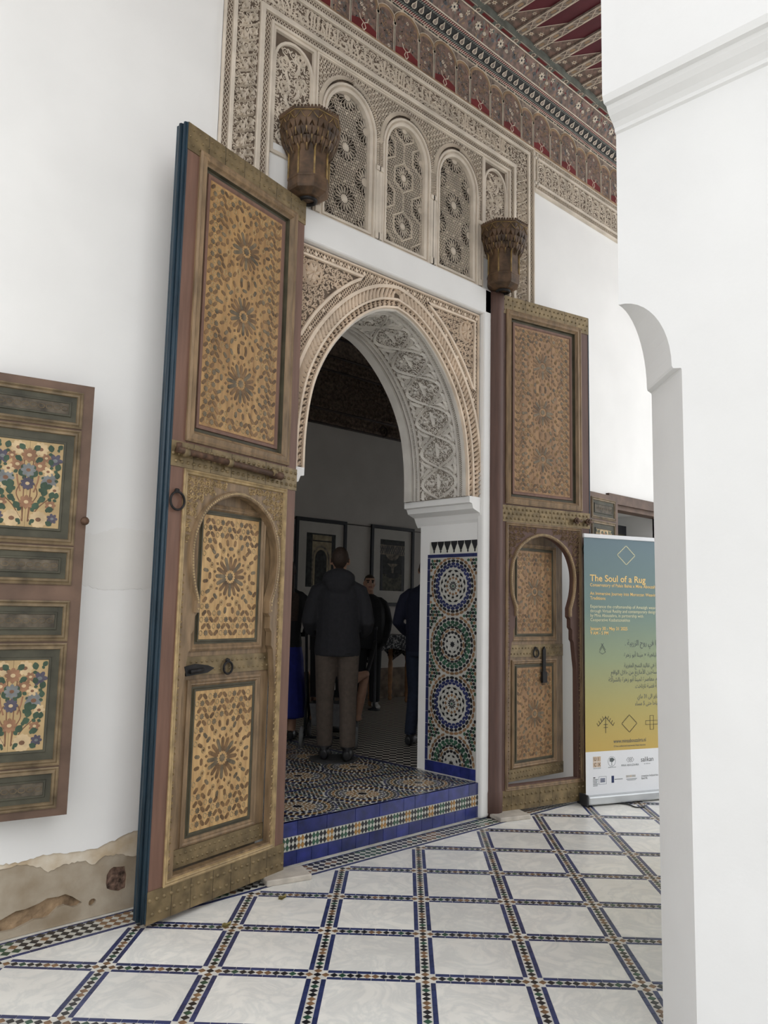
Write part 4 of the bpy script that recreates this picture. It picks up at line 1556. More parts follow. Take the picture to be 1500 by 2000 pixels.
def build_side_frieze():
    for nm, X0, X1 in (('trim_6', FX1 + .004, 9.2), ('trim_7', -1.0, FX0 - .004)):
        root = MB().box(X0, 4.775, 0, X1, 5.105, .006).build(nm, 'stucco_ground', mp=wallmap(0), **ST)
        tag(root, 'carved plaster frieze of small interlaced arches beside the window frame' if nm == 'trim_6' else 'carved plaster frieze high on the left wall', 'frieze')
        m = MB()
        for z0, z1 in ((4.775, 4.787), (4.823, 4.845), (5.040, 5.060), (5.096, 5.106)):
            m.box(X0, z0, 0, X1, z1, .018)
        m.box(X0, 4.76, 0, X1, 4.777, .026)
        for x in (X0, X0 + .040):
            m.box(x, 4.80, 0, x + .010, 5.09, .018)
        m.build('frieze_ribs', 'stucco', root, wallmap(0))
        if nm == 'trim_7':
            continue
        g = MB()
        for z in (4.805, 5.078):
            x = X0 + .02
            while x < X1:
                g.ribbon([(x + .013 * cos(a), z + .009 * sin(a)) for a in [i * pi / 4 for i in range(8)]], .0035, .006, .016, closed=True)
                x += .031
        z = 4.84
        while z < 5.06:
            g.ribbon([(X0 + .026 + .008 * cos(a), z + .012 * sin(a)) for a in [i * pi / 4 for i in range(8)]], .0035, .006, .016, closed=True)
            z += .028
        x = X0 + .10
        while x < X1 - .06:
            pts = [(x - .050, 4.85), (x - .050, 4.955)] + [(x + .050 * cos(a), 4.955 + .072 * sin(a)) for a in [pi - pi * k / 8 for k in range(1, 8)]] + [(x + .050, 4.955), (x + .050, 4.85)]
            g.ribbon(pts, .0065, .006, .015)
            x += .103
        arabesque(g, X0 + .055, 4.848, X1, 5.038, .046, .006, .011, 0, 61, None, .085)
        g.build('arch_carving', 'stucco', root, wallmap(0), kind='stuff')


build_side_frieze()


# ---- window behind the open shutter
def build_side_window():
    r = MB().box(.12, .004, .50, .15, .56, 2.40).box(.89, .004, .50, .92, .56, 2.40).box(.15, .004, .50, .89, .56, .53).box(.15, .004, 2.37, .89, .56, 2.40).build('window_4', 'shutter_wood', **ST)
    tag(r, 'barred window opening behind the open shutter', 'window')
    for k in range(7):
        MB().tube([(.21 + k * .103, .30, .53), (.21 + k * .103, .30, 2.37)], .008, 8).build('window_bar', 'iron', r)
    for z in (1.0, 1.5, 2.0):
        MB().box(.15, .29, z, .89, .31, z + .02).build('window_rail', 'iron', r)


build_side_window()


# ---- far doorway in the same wall
def build_far_door():
    r = MB().box(6.02, -.03, 2.34, 7.25, .02, 2.425).box(6.157, .0, 2.30, 7.05, .12, 2.345).box(6.10, -.015, .0, 6.16, .12, 2.345).box(7.05, -.015, 0, 7.11, .12, 2.345).build('trim_8', 'shutter_wood', **ST)
    tag(r, 'weathered wooden lintel and posts of the far doorway', 'door frame')
    d = MB()
    d.box(6.24, .34, .235, 6.95, .38, 2.235)
    o = d.build('door_4', 'frame_black', **ST)
    tag(o, 'dark inner door standing in the far doorway', 'door')
    MB().frame(6.30, .35, 6.89, 2.15, [(0, 0), (.0, .012), (.03, .012), (.05, -.004)]).build('door_panel_moulding', 'groove_green', o, wallmap(.34))
    MB().box(6.157, -.0, 0, 7.05, .60, .2).build('trim_9', 'grout', **ST)


build_far_door()

# ================================================================ THE GREAT DOORS
def girih(mb, u0, v0, u1, v1, centres, R=0.105, seed=1):
    """Inlay of a star-pattern panel; slots 0 brown, 1 grey, 2 gold line."""
    rng = random.Random(seed)
    ins = lambda u, v, m=.012: u0 + m < u < u1 - m and v0 + m < v < v1 - m
    pc = lambda p, c, h=.0016: mb.prism(p, 0, h, c)
    for cx, cy in centres:
        pc(star(cx, cy, R * .20, 8, 0, .75), 1)
        for k in range(16):
            a = 2 * pi * k / 16
            p = (cx + R * .62 * cos(a), cy + R * .62 * sin(a))
            pc(lozenge(*p, a, R * .34, R * .088, 6, .75), 0 if k % 3 else 1)
        for k in range(16):
            a = 2 * pi * (k + .5) / 16
            p = (cx + R * 1.02 * cos(a), cy + R * 1.02 * sin(a))
            if ins(*p):
                pc(lozenge(*p, a, R * .10, R * .075, 4), 0)
        for r, n, kind in ((1.30, 16, 'c'), (1.58, 20, 'h')):
            for k in range(n):
                a = 2 * pi * (k + (.5 if kind == 'h' else 0)) / n
                p = (cx + R * r * cos(a), cy + R * r * sin(a))
                if not ins(*p) or any(math.dist(p, c2) < R * (r - .05) for c2 in centres if c2 != (cx, cy)):
                    continue
                if kind == 'c' and k % 2:
                    mb.ribbon([(p[0] + .011 * cos(t), p[1] + .013 * sin(t)) for t in [i * pi / 4 for i in range(8)]], .0028, 0, .003, 2, closed=True)
                    pc([(p[0] + .006 * cos(t), p[1] + .007 * sin(t)) for t in [i * pi / 3 for i in range(6)]], 0)
                else:
                    pc(lozenge(*p, a + (0 if kind == 'h' else pi / 2), .018, .0085, 6, .6), rng.choice((0, 0, 1)))
    st = .031
    nu, nv = int((u1 - u0) / st), int((v1 - v0) / st)
    for i in range(nu + 1):
        for j in range(nv + 1):
            u = u0 + (u1 - u0) * (i + .5 * (j % 2)) / nu
            v = v0 + (v1 - v0) * j / nv
            if not ins(u, v, .016) or any(math.dist((u, v), c) < R * 1.78 for c in centres):
                continue
            k = (i + 2 * j) % 4
            if k == 0:
                pc(star(u, v, .0165, 8, 0, .62), 1)
            elif k == 1:
                mb.ribbon([(u + .010 * cos(t), v + .012 * sin(t)) for t in [q * pi / 4 for q in range(8)]], .0028, 0, .003, 2, closed=True)
            else:
                pc(lozenge(u, v, (pi / 4, -pi / 4)[(i + j) % 2], .019, .009, 6, .6), 0)


def keyhole(cx, k=1.0):
    """Outline of the wicket opening, from the bottom left round to the bottom right."""
    L = [(-.325, .195), (-.325, .98), (-.315, 1.05), (-.300, 1.18), (-.285, 1.20), (-.285, 1.27), (-.268, 1.29), (-.268, 1.35), (-.250, 1.37), (-.250, 1.43)]
    arc = smooth_curve([(-.250, 1.43), (-.285, 1.53), (-.298, 1.64), (-.285, 1.74), (-.235, 1.845), (-.150, 1.915), (-.06, 1.95), (0, 1.958)], 4)
    left = L + arc[1:]
    return [(cx + x, z) for x, z in left] + [(cx - x, z) for x, z in reversed(left[:-1])]


def studs(mb, u0, v0, u1, v1, nu, rows, r, h0, h1):
    for j in range(rows):
        for i in range(nu):
            u = u0 + (u1 - u0) * (i + .5 + (.25 if j % 2 else -.25)) / nu
            v = v0 + (v1 - v0) * (j + .5) / rows
            mb.dome(u, v, r, h0, h1, 6)


def build_door(name, label, loc, rz, out, wicket_open, palette):
    """One great leaf. Local x = distance from the pivot, z up; out = side (+1/-1 in local y) that faces the court."""
    W, H = .905, 3.735
    red, gold_panel, gold_lo = palette
    mp = lambda u, w, h: (u, out * h, w)
    root = empty(name, loc, rz, **ST)
    tag(root, label, 'door')
    T = .07
    # framing
    f = MB()
    f.box(.0, .03, -T, .085, H, 0)
    f.box(.812, .03, -T, W, H, 0)
    f.box(.085, 3.60, -T, .812, H, 0)
    f.box(.085, 2.03, -T, .812, 2.19, 0)
    f.box(.085, .03, -T, .812, .17, 0)
    bevel(f.build('leaf_frame', red, root, mp), .004)
    b = MB().box(.085, 2.19, -T, .812, 3.60, -T + .012)
    b.build('back_board', 'blue_edge', root, mp)
    e = MB().box(W, .035, -T - .004, W + .008, H, .002)
    e.tube([(W + .008, .035, -.012), (W + .008, H, -.012)], .010, 8)
    e.tube([(W + .008, .035, -.042), (W + .008, H, -.042)], .012, 8)
    e.build('edge_strip', 'blue_edge', root, mp)
    # pivot post
    pr = 1.0 if out < 0 else .5
    p = MB().lathe([(.05 * pr, .0), (.05 * pr, .02), (.066 * pr, .03), (.068 * pr, .16), (.062 * pr, .18), (.062 * pr, 3.60), (.066 * pr, 3.61), (.066 * pr, 3.735), (.045 * pr, 3.74), (.045 * pr, 3.80)], -.005 if out < 0 else .03, -out * (.03 if out < 0 else .036), 16)
    p.build('pivot_post', red, root)
    # upper panel
    b = MB()
    b.frame(.072, 2.175, .825, 3.635, [(0, 0), (0, .010), (.012, .016), (.020, .010), (.026, .012), (.040, .016), (.048, .004), (.052, .0), (.058, -.004)])
    b.build('panel_moulding', 'gold_wood', root, mp)
    b = MB().frame(.130, 2.233, .767, 3.577, [(0, -.002), (.003, -.020), (.020, -.022), (.022, -.016)])
    b.build('groove', 'groove_green', root, mp)
    b = MB().frame(.150, 2.253, .747, 3.557, [(0, -.022), (.002, -.014), (.016, -.014), (.024, -.020)])
    b.build('panel_margin', 'red_wood', root, mp)
    for k in range(3):
        u0, u1 = .172 + .553 * k / 3, .172 + .553 * (k + 1) / 3
        MB().box(u0 + .0006, 2.27, -.035, u1 - .0006, 3.54, -.020).build('panel_plank', gold_panel, root, mp)
    g = MB()
    girih(g, .175, 2.272, .722, 3.538, [(.449, 3.262), (.449, 2.905), (.449, 2.545)], .108, 1)
    g.build('carved_inlay', ['inlay_brown', 'inlay_grey', 'gold_line'], root, lambda u, w, h: mp(u, w, h - .020), kind='stuff')
    # brass bands
    for z0, z1, nu, rows in ((3.60, 3.737, 22, 3), (2.045, 2.165, 24, 3), (.028, .165, 22, 2)):
        o = MB().box(-.002, z0, 0, W + .002, z1, .004).build('brass_band', 'brass', root, mp)
        s = MB()
        studs(s, .0, z0 + .008, W, z1 - .008, nu, rows, .0098 if z0 < 3 else .0065, .0035, .0125)
        s.build('studs', 'brass', o, mp, kind='stuff')
        s = MB()
        for k in range(1, 7):
            u = W * k / 7 + .01 * sin(k * 3)
            s.box(u, z0, .003, u + .0018, z1, .0045)
        s.build('band_joints', 'iron', o, mp)
    # wicket surround: pierced board with horseshoe opening
    K = keyhole(.437)
    s = MB().plate([(.085, .168), (.812, .168), (.812, 2.035), (.085, 2.035)], [list(reversed(K))], -.045, -.004)
    s.build('wicket_surround', 'gold_wood' if red == 'red_wood' else 'red_wood_dull', root, mp)
    m = MB().frame(.076, .160, .822, 2.043, [(0, 0), (0, .006), (.006, .009), (.012, .004), (.016, .008), (.022, .006), (.026, -.004)])
    m.build('surround_moulding', 'gold_line' if out > 0 else 'gold_wood', root, mp)
    m = MB()
    arc = [q for q in K if q[1] > 1.36]
    m.sweep(arc, [(-.002, -.005), (-.002, .006), (.003, .010), (.020, .010), (.024, -.004)])
    m.build('arch_fillet', 'gold_wood', root, mp)
    m = MB()
    for i in range(len(arc) - 1):
        for t in (.2, .7):
            x, z = arc[i][0] + (arc[i + 1][0] - arc[i][0]) * t, arc[i][1] + (arc[i + 1][1] - arc[i][1]) * t
            tv = Vector((arc[i + 1][0] - arc[i][0], arc[i + 1][1] - arc[i][1])).normalized()
            cx, cz = x - tv.y * .011, z + tv.x * .011
            m.prism(lozenge(cx, cz, math.atan2(tv.y, tv.x), .006, .006, 4), .009, .0125)
    m.build('arch_beading', 'gold_line', root, mp, kind='stuff')
    m = MB()
    poly = [(x, z) for x, z in K]
    okk = lambda u, v, c: (v > 1.66 and math.hypot((u - .437) / .345, (v - 1.66) / .345) > 1.0 and .11 < u < .79 and v < 2.01) or (v <= 1.66 and False)
    arabesque(m, .10, 1.62, .80, 2.015, .040, -.004, .002, 0, 71, okk, .10)
    for u in (.100, .797):
        z = .22
        while z < 1.55:
            scroll(m, u, z, .012, 0 if u < .4 else pi, 1 if int(z * 25) % 2 else -1, 1.2, .0024, -.004, .0015)
            z += .03
    m.build('surround_carving', 'gold_line' if red == 'red_wood' else 'gold_wood', root, mp, kind='stuff')
    # wicket leaf, hung behind the surround
    HX = .115
    wk = MB()
    wk.box(0, .205, -.035, .655, 1.99, 0)
    wick = wk.build('wicket_leaf', 'gold_wood', root, mp)
    wick.location = (HX, -out * .050, 0)
    wick.rotation_euler = (0, 0, -out * wicket_open)
    q = .437 - HX
    for z0, z1, zc in ((1.185, 1.905, 1.55), (.290, 1.052, .66)):
        u0, u1 = q - .255, q + .255
        MB().frame(u0, z0, u1, z1, [(0, 0), (0, .008), (.010, .014), (.018, .008), (.024, .010), (.032, .002), (.034, -.002)]).build('panel_moulding', 'gold_wood', wick, mp)
        MB().frame(u0 + .034, z0 + .034, u1 - .034, z1 - .034, [(0, .001), (.010, .0012), (.012, .008), (.020, .008), (.022, .004)]).build('groove', 'groove_green', wick, mp)
        for k in range(3):
            a, b = u0 + .052 + (u1 - u0 - .104) * k / 3, u0 + .052 + (u1 - u0 - .104) * (k + 1) / 3
            MB().box(a + .0006, z0 + .052, 0, b - .0006, z1 - .052, .004).build('panel_plank', gold_lo, wick, mp)
        g = MB()
        girih(g, u0 + .054, z0 + .054, u1 - .054, z1 - .054, [(q, zc)], .108, 3)
        g.build('carved_inlay', ['inlay_brown', 'inlay_grey', 'gold_line'], wick, lambda u, w, h: mp(u, w, h + .004), kind='stuff')
    for z0, z1, n in ((1.072, 1.160, 18), (.207, .288, 20)):
        o = MB().box(.005, z0, 0, .65, z1, .008).build('brass_band', 'brass', wick, mp)
        s = MB()
        studs(s, .015, z0 + .004, .64, z1 - .004, n, 2, .0075, .0075, .0135)
        s.build('studs', 'brass', o, mp, kind='stuff')
    # ring pull of the wicket
    def ring(u, z, r, h, parent, m='iron', nm='ring_pull'):
        c = MB()
        c.tube([(u + r * cos(t), z - r + r * sin(t), h + .006) for t in [i * pi / 12 for i in range(25)]], .0055, 8, cap=False)
        c.dome(u, z + .006, .012, h - .005, h + .014, 8)
        c.build(nm, m, parent, mp)
    ring(q, 1.128, .030, .012, wick)
    ring(.862, 1.925, .042, .006, root)
    return root, mp, wick


dl = build_door('door_1', 'great carved door leaf at left, gilded star panels and closed wicket', (2.640, -.085, 0), math.atan2(-.232, -.973), 1, 0.0, ('red_wood', 'gold_panel', 'gold_panel_pale'))
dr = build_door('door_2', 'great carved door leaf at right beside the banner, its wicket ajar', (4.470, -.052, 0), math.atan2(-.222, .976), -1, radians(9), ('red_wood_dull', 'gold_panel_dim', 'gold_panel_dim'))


def door_fittings():
    root, mp, wick = dl
    # long sliding bolt on the middle band
    b = MB()
    b.tube([(.895, 2.118, .030), (.20, 2.102, .030)], .0165, 10)
    b.tube([(.885, 2.118, .030), (.885, 2.150, .030)], .014, 8)
    b.tube([(.23, 2.1025, .030), (.16, 2.101, .030)], .022, 10)
    bolt = b.build('sliding_bolt', 'rusty_iron', root, mp)
    s = MB()
    for u in (.845, .555, .225):
        s.tube([(u + .014, 2.11, .030), (u - .014, 2.11, .030)], .022, 12)
        s.box(u - .012, 2.075, 0, u + .012, 2.145, .012)
    s.build('bolt_ring', 'brass', bolt, mp)
    # iron hasp on the wicket
    s = MB()
    s.plate([(.585, 1.085), (.72, 1.075), (.735, 1.12), (.66, 1.13), (.585, 1.12), (.54, 1.105)], [], .010, .018)
    s.tube([(.62, 1.10, .02), (.70, 1.095, .024)], .010, 8)
    s.build('hasp', 'iron', root, lambda u, w, h: mp(u + .02, w, h - .02))
    root, mp, wick = dr
    for u in (.74, .86):
        s = MB()
        s.tube([(u, 2.095, 0), (u, 2.095, .045)], .011, 8)
        s.tube([(u + .020 * cos(t), 2.095 + .020 * sin(t), .035) for t in [i * pi / 8 for i in range(17)]], .007, 8, cap=False)
        s.tube([(u - .01, 2.095, .04), (u + .055, 2.095, .03)], .009, 8)
        s.build('bolt_ring', 'rusty_iron', root, mp)
    s = MB()
    s.plate([(.395, .90), (.425, .90), (.428, 1.12), (.415, 1.145), (.395, 1.12)], [], .014, .024)
    s.box(.385, .88, .012, .435, .96, .030)
    s.build('hasp', 'iron', wick, mp)
    # iron straps on the bottom of the left post
    return


door_fittings()


# ---- marble pivot blocks
def pivot_slab(x, y, rz, label):
    o = MB().plate([(-.13, -.085), (.12, -.10), (.14, .05), (-.11, .075)], [], 0.0, .030).build('pivot_slab', 'slab_marble', loc=(x, y, .0), rz=rz)
    bevel(o, .006)
    tag(o, label, 'stone slab', 'marble slabs under the door pivots')


pivot_slab(2.62, -.115, radians(-10), 'small chipped marble slab under the left door pivot')
pivot_slab(4.52, -.115, radians(-14), 'small marble slab under the right door pivot')


# ---- carved wooden pivot brackets
def bracket(x, y, z, label):
    root = empty('pivot_bracket', (x, y, z))
    tag(root, label, 'bracket', 'carved brackets holding the door pivots')
    a8 = pi / 8
    d = MB()
    d.lathe([(.045, .0), (.075, .004), (.118, .03), (.124, .045), (.122, .09), (.126, .095), (.126, .105), (.120, .11), (.118, .26), (.13, .28), (.10, .30)], 0, 0, 8, 0, False, a8)
    d.build('drum', 'bracket_wood', root)
    g = MB()
    for k in range(8):
        a = a8 + k * pi / 4
        g.tube([(.121 * cos(a), .121 * sin(a), .10), (.121 * cos(a), .121 * sin(a), .27)], .006, 6)
    g.build('gilt_edges', 'bracket_gilt', root)
    r = MB().tube([(.045 * cos(t), .045 * sin(t) - .0, -.004) for t in [i * pi / 8 for i in range(17)]], .012, 8, cap=False)
    r.build('pivot_ring', 'iron', root)
    # stalactite tiers: pointed niches stepping outward
    for tier, (z0, z1, r0, r1, n) in enumerate(((.245, .315, .118, .150, 16), (.285, .360, .140, .168, 16), (.325, .405, .156, .176, 16))):
        t = MB()
        t.lathe([(r0 - .012, z0 + .01), (r1 - .012, z1)], 0, 0, 16, 0, False, a8)
        for k in range(n):
            a = a8 / 2 + (k + (.5 if tier % 2 else 0)) * 2 * pi / n
            w = pi / n * .95
            P = lambda da, rr, z: (rr * cos(a + da), rr * sin(a + da), z)
            rm = (r0 + r1) / 2
            v = [P(-w, r0 - .006, z0), P(-w, r1, z1), P(0, r1 + .004, z1), P(w, r1, z1), P(w, r0 - .006, z0), P(-w * .7, rm, z0 + .025), P(0, r1 - .002, z1 - .012), P(w * .7, rm, z0 + .025), P(-w * .55, rm - .022, z0 + .022), P(0, r1 - .03, z1 - .02), P(w * .55, rm - .022, z0 + .022), P(-w * .75, r0 - .004, z0 - .004), P(w * .75, r0 - .004, z0 - .004)]
            t.add(v, [(0, 5, 1), (1, 5, 6, 2), (2, 6, 7, 3), (3, 7, 4), (5, 8, 9, 6), (6, 9, 10, 7), (0, 11, 5), (4, 7, 12), (5, 11, 8), (7, 10, 12)])
            t.add([P(-w * 1.0, r0 + .002, z0 - .012), P(-w * 1.12, rm + .004, z0 + .03), P(-w * .88, rm + .004, z0 + .03)], [(0, 1, 2)], 1)
        t.build('stalactite_tier', ['bracket_wood', 'bracket_gilt'], root)
    t = MB().lathe([(.165, .395), (.178, .40), (.180, .455), (.186, .460), (.186, .470), (.05, .472)], 0, 0, 8, 0, False, a8)
    t.build('collar', 'bracket_wood', root)
    g = MB()
    for k in range(8):
        a0, a1 = a8 + k * pi / 4, a8 + (k + 1) * pi / 4
        p0, p1 = Vector((.181 * cos(a0), .181 * sin(a0))), Vector((.181 * cos(a1), .181 * sin(a1)))
        L = lambda t, z: (*(p0.lerp(p1, t) * 1.005), z)
        for q in (0, .5):
            g.tube([L(q + .02, .405), L(q + .14, .425), L(q + .25, .450), L(q + .36, .425), L(q + .48, .405)], .0022, 5)
        g.tube([L(0, .455), L(1, .455)], .003, 5)
    g.build('gilt_lines', 'bracket_gilt', root)
    b = MB()
    for k in range(8):
        a0, a1 = a8 + k * pi / 4, a8 + (k + 1) * pi / 4
        for q in range(7):
            t = q / 7
            x_, y_ = .180 * (cos(a0) * (1 - t) + cos(a1) * t), .180 * (sin(a0) * (1 - t) + sin(a1) * t)
            b.ellipsoid((x_, y_, .478), (.0085, .0085, .009), 6, 4)
    b.build('beaded_rim', 'bracket_wood', root, kind='stuff')


bracket(2.640, -.105, 3.745, 'carved wooden stalactite bracket above the left door leaf')
bracket(4.468, -.095, 3.745, 'carved wooden stalactite bracket above the right door leaf')


# ---- painted shutters
def flower_panel(mb, u0, v0, u1, v1, seed):
    """Painted bouquet; slots 0 green 1 blue 2 pale blue 3 coral 4 cream 5 line."""
    rng = random.Random(seed)
    W, H = u1 - u0, v1 - v0
    cx = (u0 + u1) / 2
    lay = [0]

    def fl(p, c):
        lay[0] += 1
        mb.prism(p, 0, .0008 + lay[0] * 1e-6, c)

    def blossom(x, y, r, c, n=8, heart=5):
        for k in range(n):
            a = 2 * pi * k / n
            fl(lozenge(x + r * .58 * cos(a), y + r * .58 * sin(a), a, r * .45, r * .30, 8), c)
        lay[0] += 40
        fl([(x + r * .32 * cos(t), y + r * .26 * sin(t)) for t in [q * pi / 4 for q in range(8)]], heart)

    def vine(leaf_, x, y, a, L):
        fl([(x + L * (.5 + .5 * cos(t)) * cos(a) - L * .30 * sin(t) * (1 - .35 * cos(2 * t)) * sin(a), y + L * (.5 + .5 * cos(t)) * sin(a) + L * .30 * sin(t) * (1 - .35 * cos(2 * t)) * cos(a)) for t in [q * pi / 6 for q in range(12)]], 0)
    k = W / .30
    for s in (-1, 1):
        for bx, by, sp in ((.13, .50, 1.2), (.10, .86, .6), (.40, .52, 1.0)):
            pts = [(cx + s * .012 * k, v0 + H * .05), (cx + s * bx * W * .5, v0 + H * by * .45), (cx + s * bx * W * sp, v0 + H * by * .75), (cx + s * bx * W * .8, v0 + H * by)]
            mb.ribbon(smooth_curve(pts, 5), .0026 * k, 0, .0012, 5)
        for fx, fy, r, c, n in ((.20, .08, .042, 4, 12), (.41, .10, .026, 1, 7), (.37, .26, .026, 3, 7), (.33, .55, .040, 2, 9), (.40, .80, .036, 1, 6), (.17, .72, .032, 3, 8), (.17, .92, .036, 4, 9), (.42, .44, .028, 4, 7), (.30, .66, .026, 4, 6), (.26, .82, .024, 3, 6)):
            blossom(cx + s * fx * W, v0 + fy * H, r * k, c, n, 5 if c in (4, 2) else (4 if c == 3 else 2))
        for fx, fy, a, L in ((.10, .20, .9, .055), (.18, .30, .5, .05), (.30, .20, .2, .05), (.36, .34, 1.2, .05), (.25, .36, 1.4, .055), (.22, .44, 1.1, .06), (.44, .34, 1.4, .045), (.45, .58, 1.6, .045), (.43, .68, 1.2, .05), (.36, .74, 2.0, .045), (.34, .90, 1.8, .05), (.44, .94, .9, .04), (.06, .58, 1.0, .055), (.07, .90, .8, .05), (.11, .78, .4, .045), (.31, .06, -.5, .045), (.07, .04, .6, .035), (.28, .47, .3, .045), (.10, .66, 2.0, .04), (.22, .62, 2.6, .03)):
            vine(None, cx + s * fx * W, v0 + fy * H, a if s > 0 else pi - a, L * k * .74)
            vine(None, cx + s * (fx + .02) * W, v0 + (fy - .03) * H, (a if s > 0 else pi - a) + s * 1.3, L * k * .42)
    for fy, r, c, n in ((.28, .034, 3, 8), (.50, .032, 1, 9), (.66, .034, 2, 8), (.84, .036, 3, 8)):
        blossom(cx, v0 + fy * H, r * k, c, n, 4 if c != 2 else 5)
    for s in (-1, 1):
        mb.ribbon([(cx + s * .03 * k, v0 + .40 * H), (cx + s * .045 * k, v0 + .52 * H), (cx + s * .05 * k, v0 + .60 * H)], .004 * k, 0, .0012, 3)


def build_shutter(name, label, loc, rz, W, panels, z0, z1, knob=None, thick=.04, out=1):
    """Panelled leaf; local x from the hinge, z up, out = +-1 local y side in view."""
    mp = lambda u, w, h: (u, out * h, w)
    root = empty(name, loc, rz)
    tag(root, label, 'shutter')
    MB().box(0, z0, -thick, W, z1, 0).build('leaf_frame', 'shutter_wood', root, mp)
    for k, (a, b, kind) in enumerate(panels):
        u0, u1 = .045, W - .045
        MB().frame(u0, a, u1, b, [(0, 0), (0, .005), (.006, .008), (.011, .003), (.016, .007), (.024, .008), (.028, -.003), (.030, -.010)]).build('panel_moulding', 'shutter_gold', root, mp)
        MB().frame(u0 + .026, a + .026, u1 - .026, b - .026, [(0, .0004), (.032 if kind else .022, .0006), (.034 if kind else .024, .006), (.042 if kind else .031, .006), (.044 if kind else .033, .0022)], 0).build('panel_border', 'shutter_green', root, mp)
        d = .068 if kind else .058
        if kind:
            half = (u0 + u1) / 2
            for p, q in ((u0 + d, half), (half, u1 - d)):
                MB().box(p + .0005, a + d, 0, q - .0005, b - d, .003).build('panel_plank', 'shutter_cream', root, mp)
            m = MB()
            flower_panel(m, u0 + d + .006, a + d + .006, u1 - d - .006, b - d - .006, k)
            m.build('painted_flowers', ['leaf_green', 'petal_blue', 'petal_pale_blue', 'petal_coral', 'petal_cream', 'petal_line'], root, lambda u, w, h: mp(u, w, h + .003), kind='stuff')
        else:
            MB().box(u0 + d, a + d, 0, u1 - d, b - d, .003).build('panel_plank', 'shutter_dark', root, mp)
            m = MB()
            z = (a + b) / 2
            if b - a > .13:
                x = u0 + d + .02
                while x < u1 - d - .01:
                    m.ribbon([(x + .014 * cos(t), z + .010 * sin(t)) for t in [i * pi / 4 for i in range(8)]], .0012, .003, .0042, closed=True)
                    x += .032
                m.build('incised_ornament', 'shutter_gold', root, mp, kind='stuff')
    if knob:
        k = MB()
        k.tube([(knob[0], knob[1], 0), (knob[0], knob[1], .012), (knob[0], knob[1], .022), (knob[0], knob[1], .034), (knob[0], knob[1], .042), (knob[0], knob[1], .048)], [.010, .009, .012, .019, .017, .006], 12)
        k.build('knob', 'rusty_iron', root, mp)
    return root


SW = .50
sa = radians(-10.8)
build_shutter('window_shutter', 'painted flower-panelled shutter swung open on the left wall', (1.439 - SW * cos(sa), -.16 - SW * sin(sa), 0), sa, SW,
              [(2.170, 2.335, 0), (1.652, 2.162, 1), (1.480, 1.645, 0), (1.240, 1.412, 0), (.722, 1.232, 1), (.548, .716, 0)], .515, 2.371, (SW - .012, 1.761), .045, -1)
build_shutter('door_leaf', 'small painted panelled leaf half hidden behind the banner', (6.15, -.035, 0), pi + radians(2.5), .50,
              [(2.18, 2.36, 0), (1.70, 2.165, 1), (1.50, 1.68, 0), (.9, 1.48, 1), (.3, .88, 1)], .06, 2.40, None, .04, 1)


# ================================================================ ROLL-UP BANNER
FONT_CACHE = {}


def text_mesh(s, size, align='LEFT', bold=0.0, squeeze=1.0):
    c = bpy.data.curves.new('lettering', 'FONT')
    c.body = s
    c.size = size
    c.align_x = align
    c.offset = bold
    c.resolution_u = 3
    o = bpy.data.objects.new('lettering', c)
    COL.objects.link(o)
    dg = bpy.context.evaluated_depsgraph_get()
    me = bpy.data.meshes.new_from_object(o.evaluated_get(dg))
    bpy.data.objects.remove(o)
    me.transform(Matrix.Diagonal((squeeze, 1, 1, 1)))
    me.transform(Matrix.Rotation(pi / 2, 4, 'X'))
    return me


def arabic(s):
    """Joined presentation forms in display order (right to left)."""
    forms = {}
    for cp in range(0xFE80, 0xFEFD):
        d = unicodedata.decomposition(chr(cp)).split()
        if d:
            forms.setdefault(''.join(chr(int(q, 16)) for q in d[1:]), {})[d[0][1:4]] = chr(cp)
    toks = []
    i = 0
    while i < len(s):
        n = 2 if s[i] == '\u0644' and s[i:i + 2] in forms else 1
        toks.append(s[i:i + n])
        i += n
    out = []
    for k, t in enumerate(toks):
        f = forms.get(t)
        if not f:
            out.append(t)
            continue
        prev = k > 0 and 'ini' in forms.get(toks[k - 1], {}) and 'fin' in f
        nxt = k + 1 < len(toks) and 'ini' in f and 'fin' in forms.get(toks[k + 1], {})
        out.append(f.get('med' if prev and nxt else 'fin' if prev else 'ini' if nxt else 'iso', t))
    res, num = [], ''
    for ch in reversed(out):
        if ch.isdigit():
            num = ch + num
        else:
            res += [num, ch]
            num = ''
    return ''.join(res + [num])


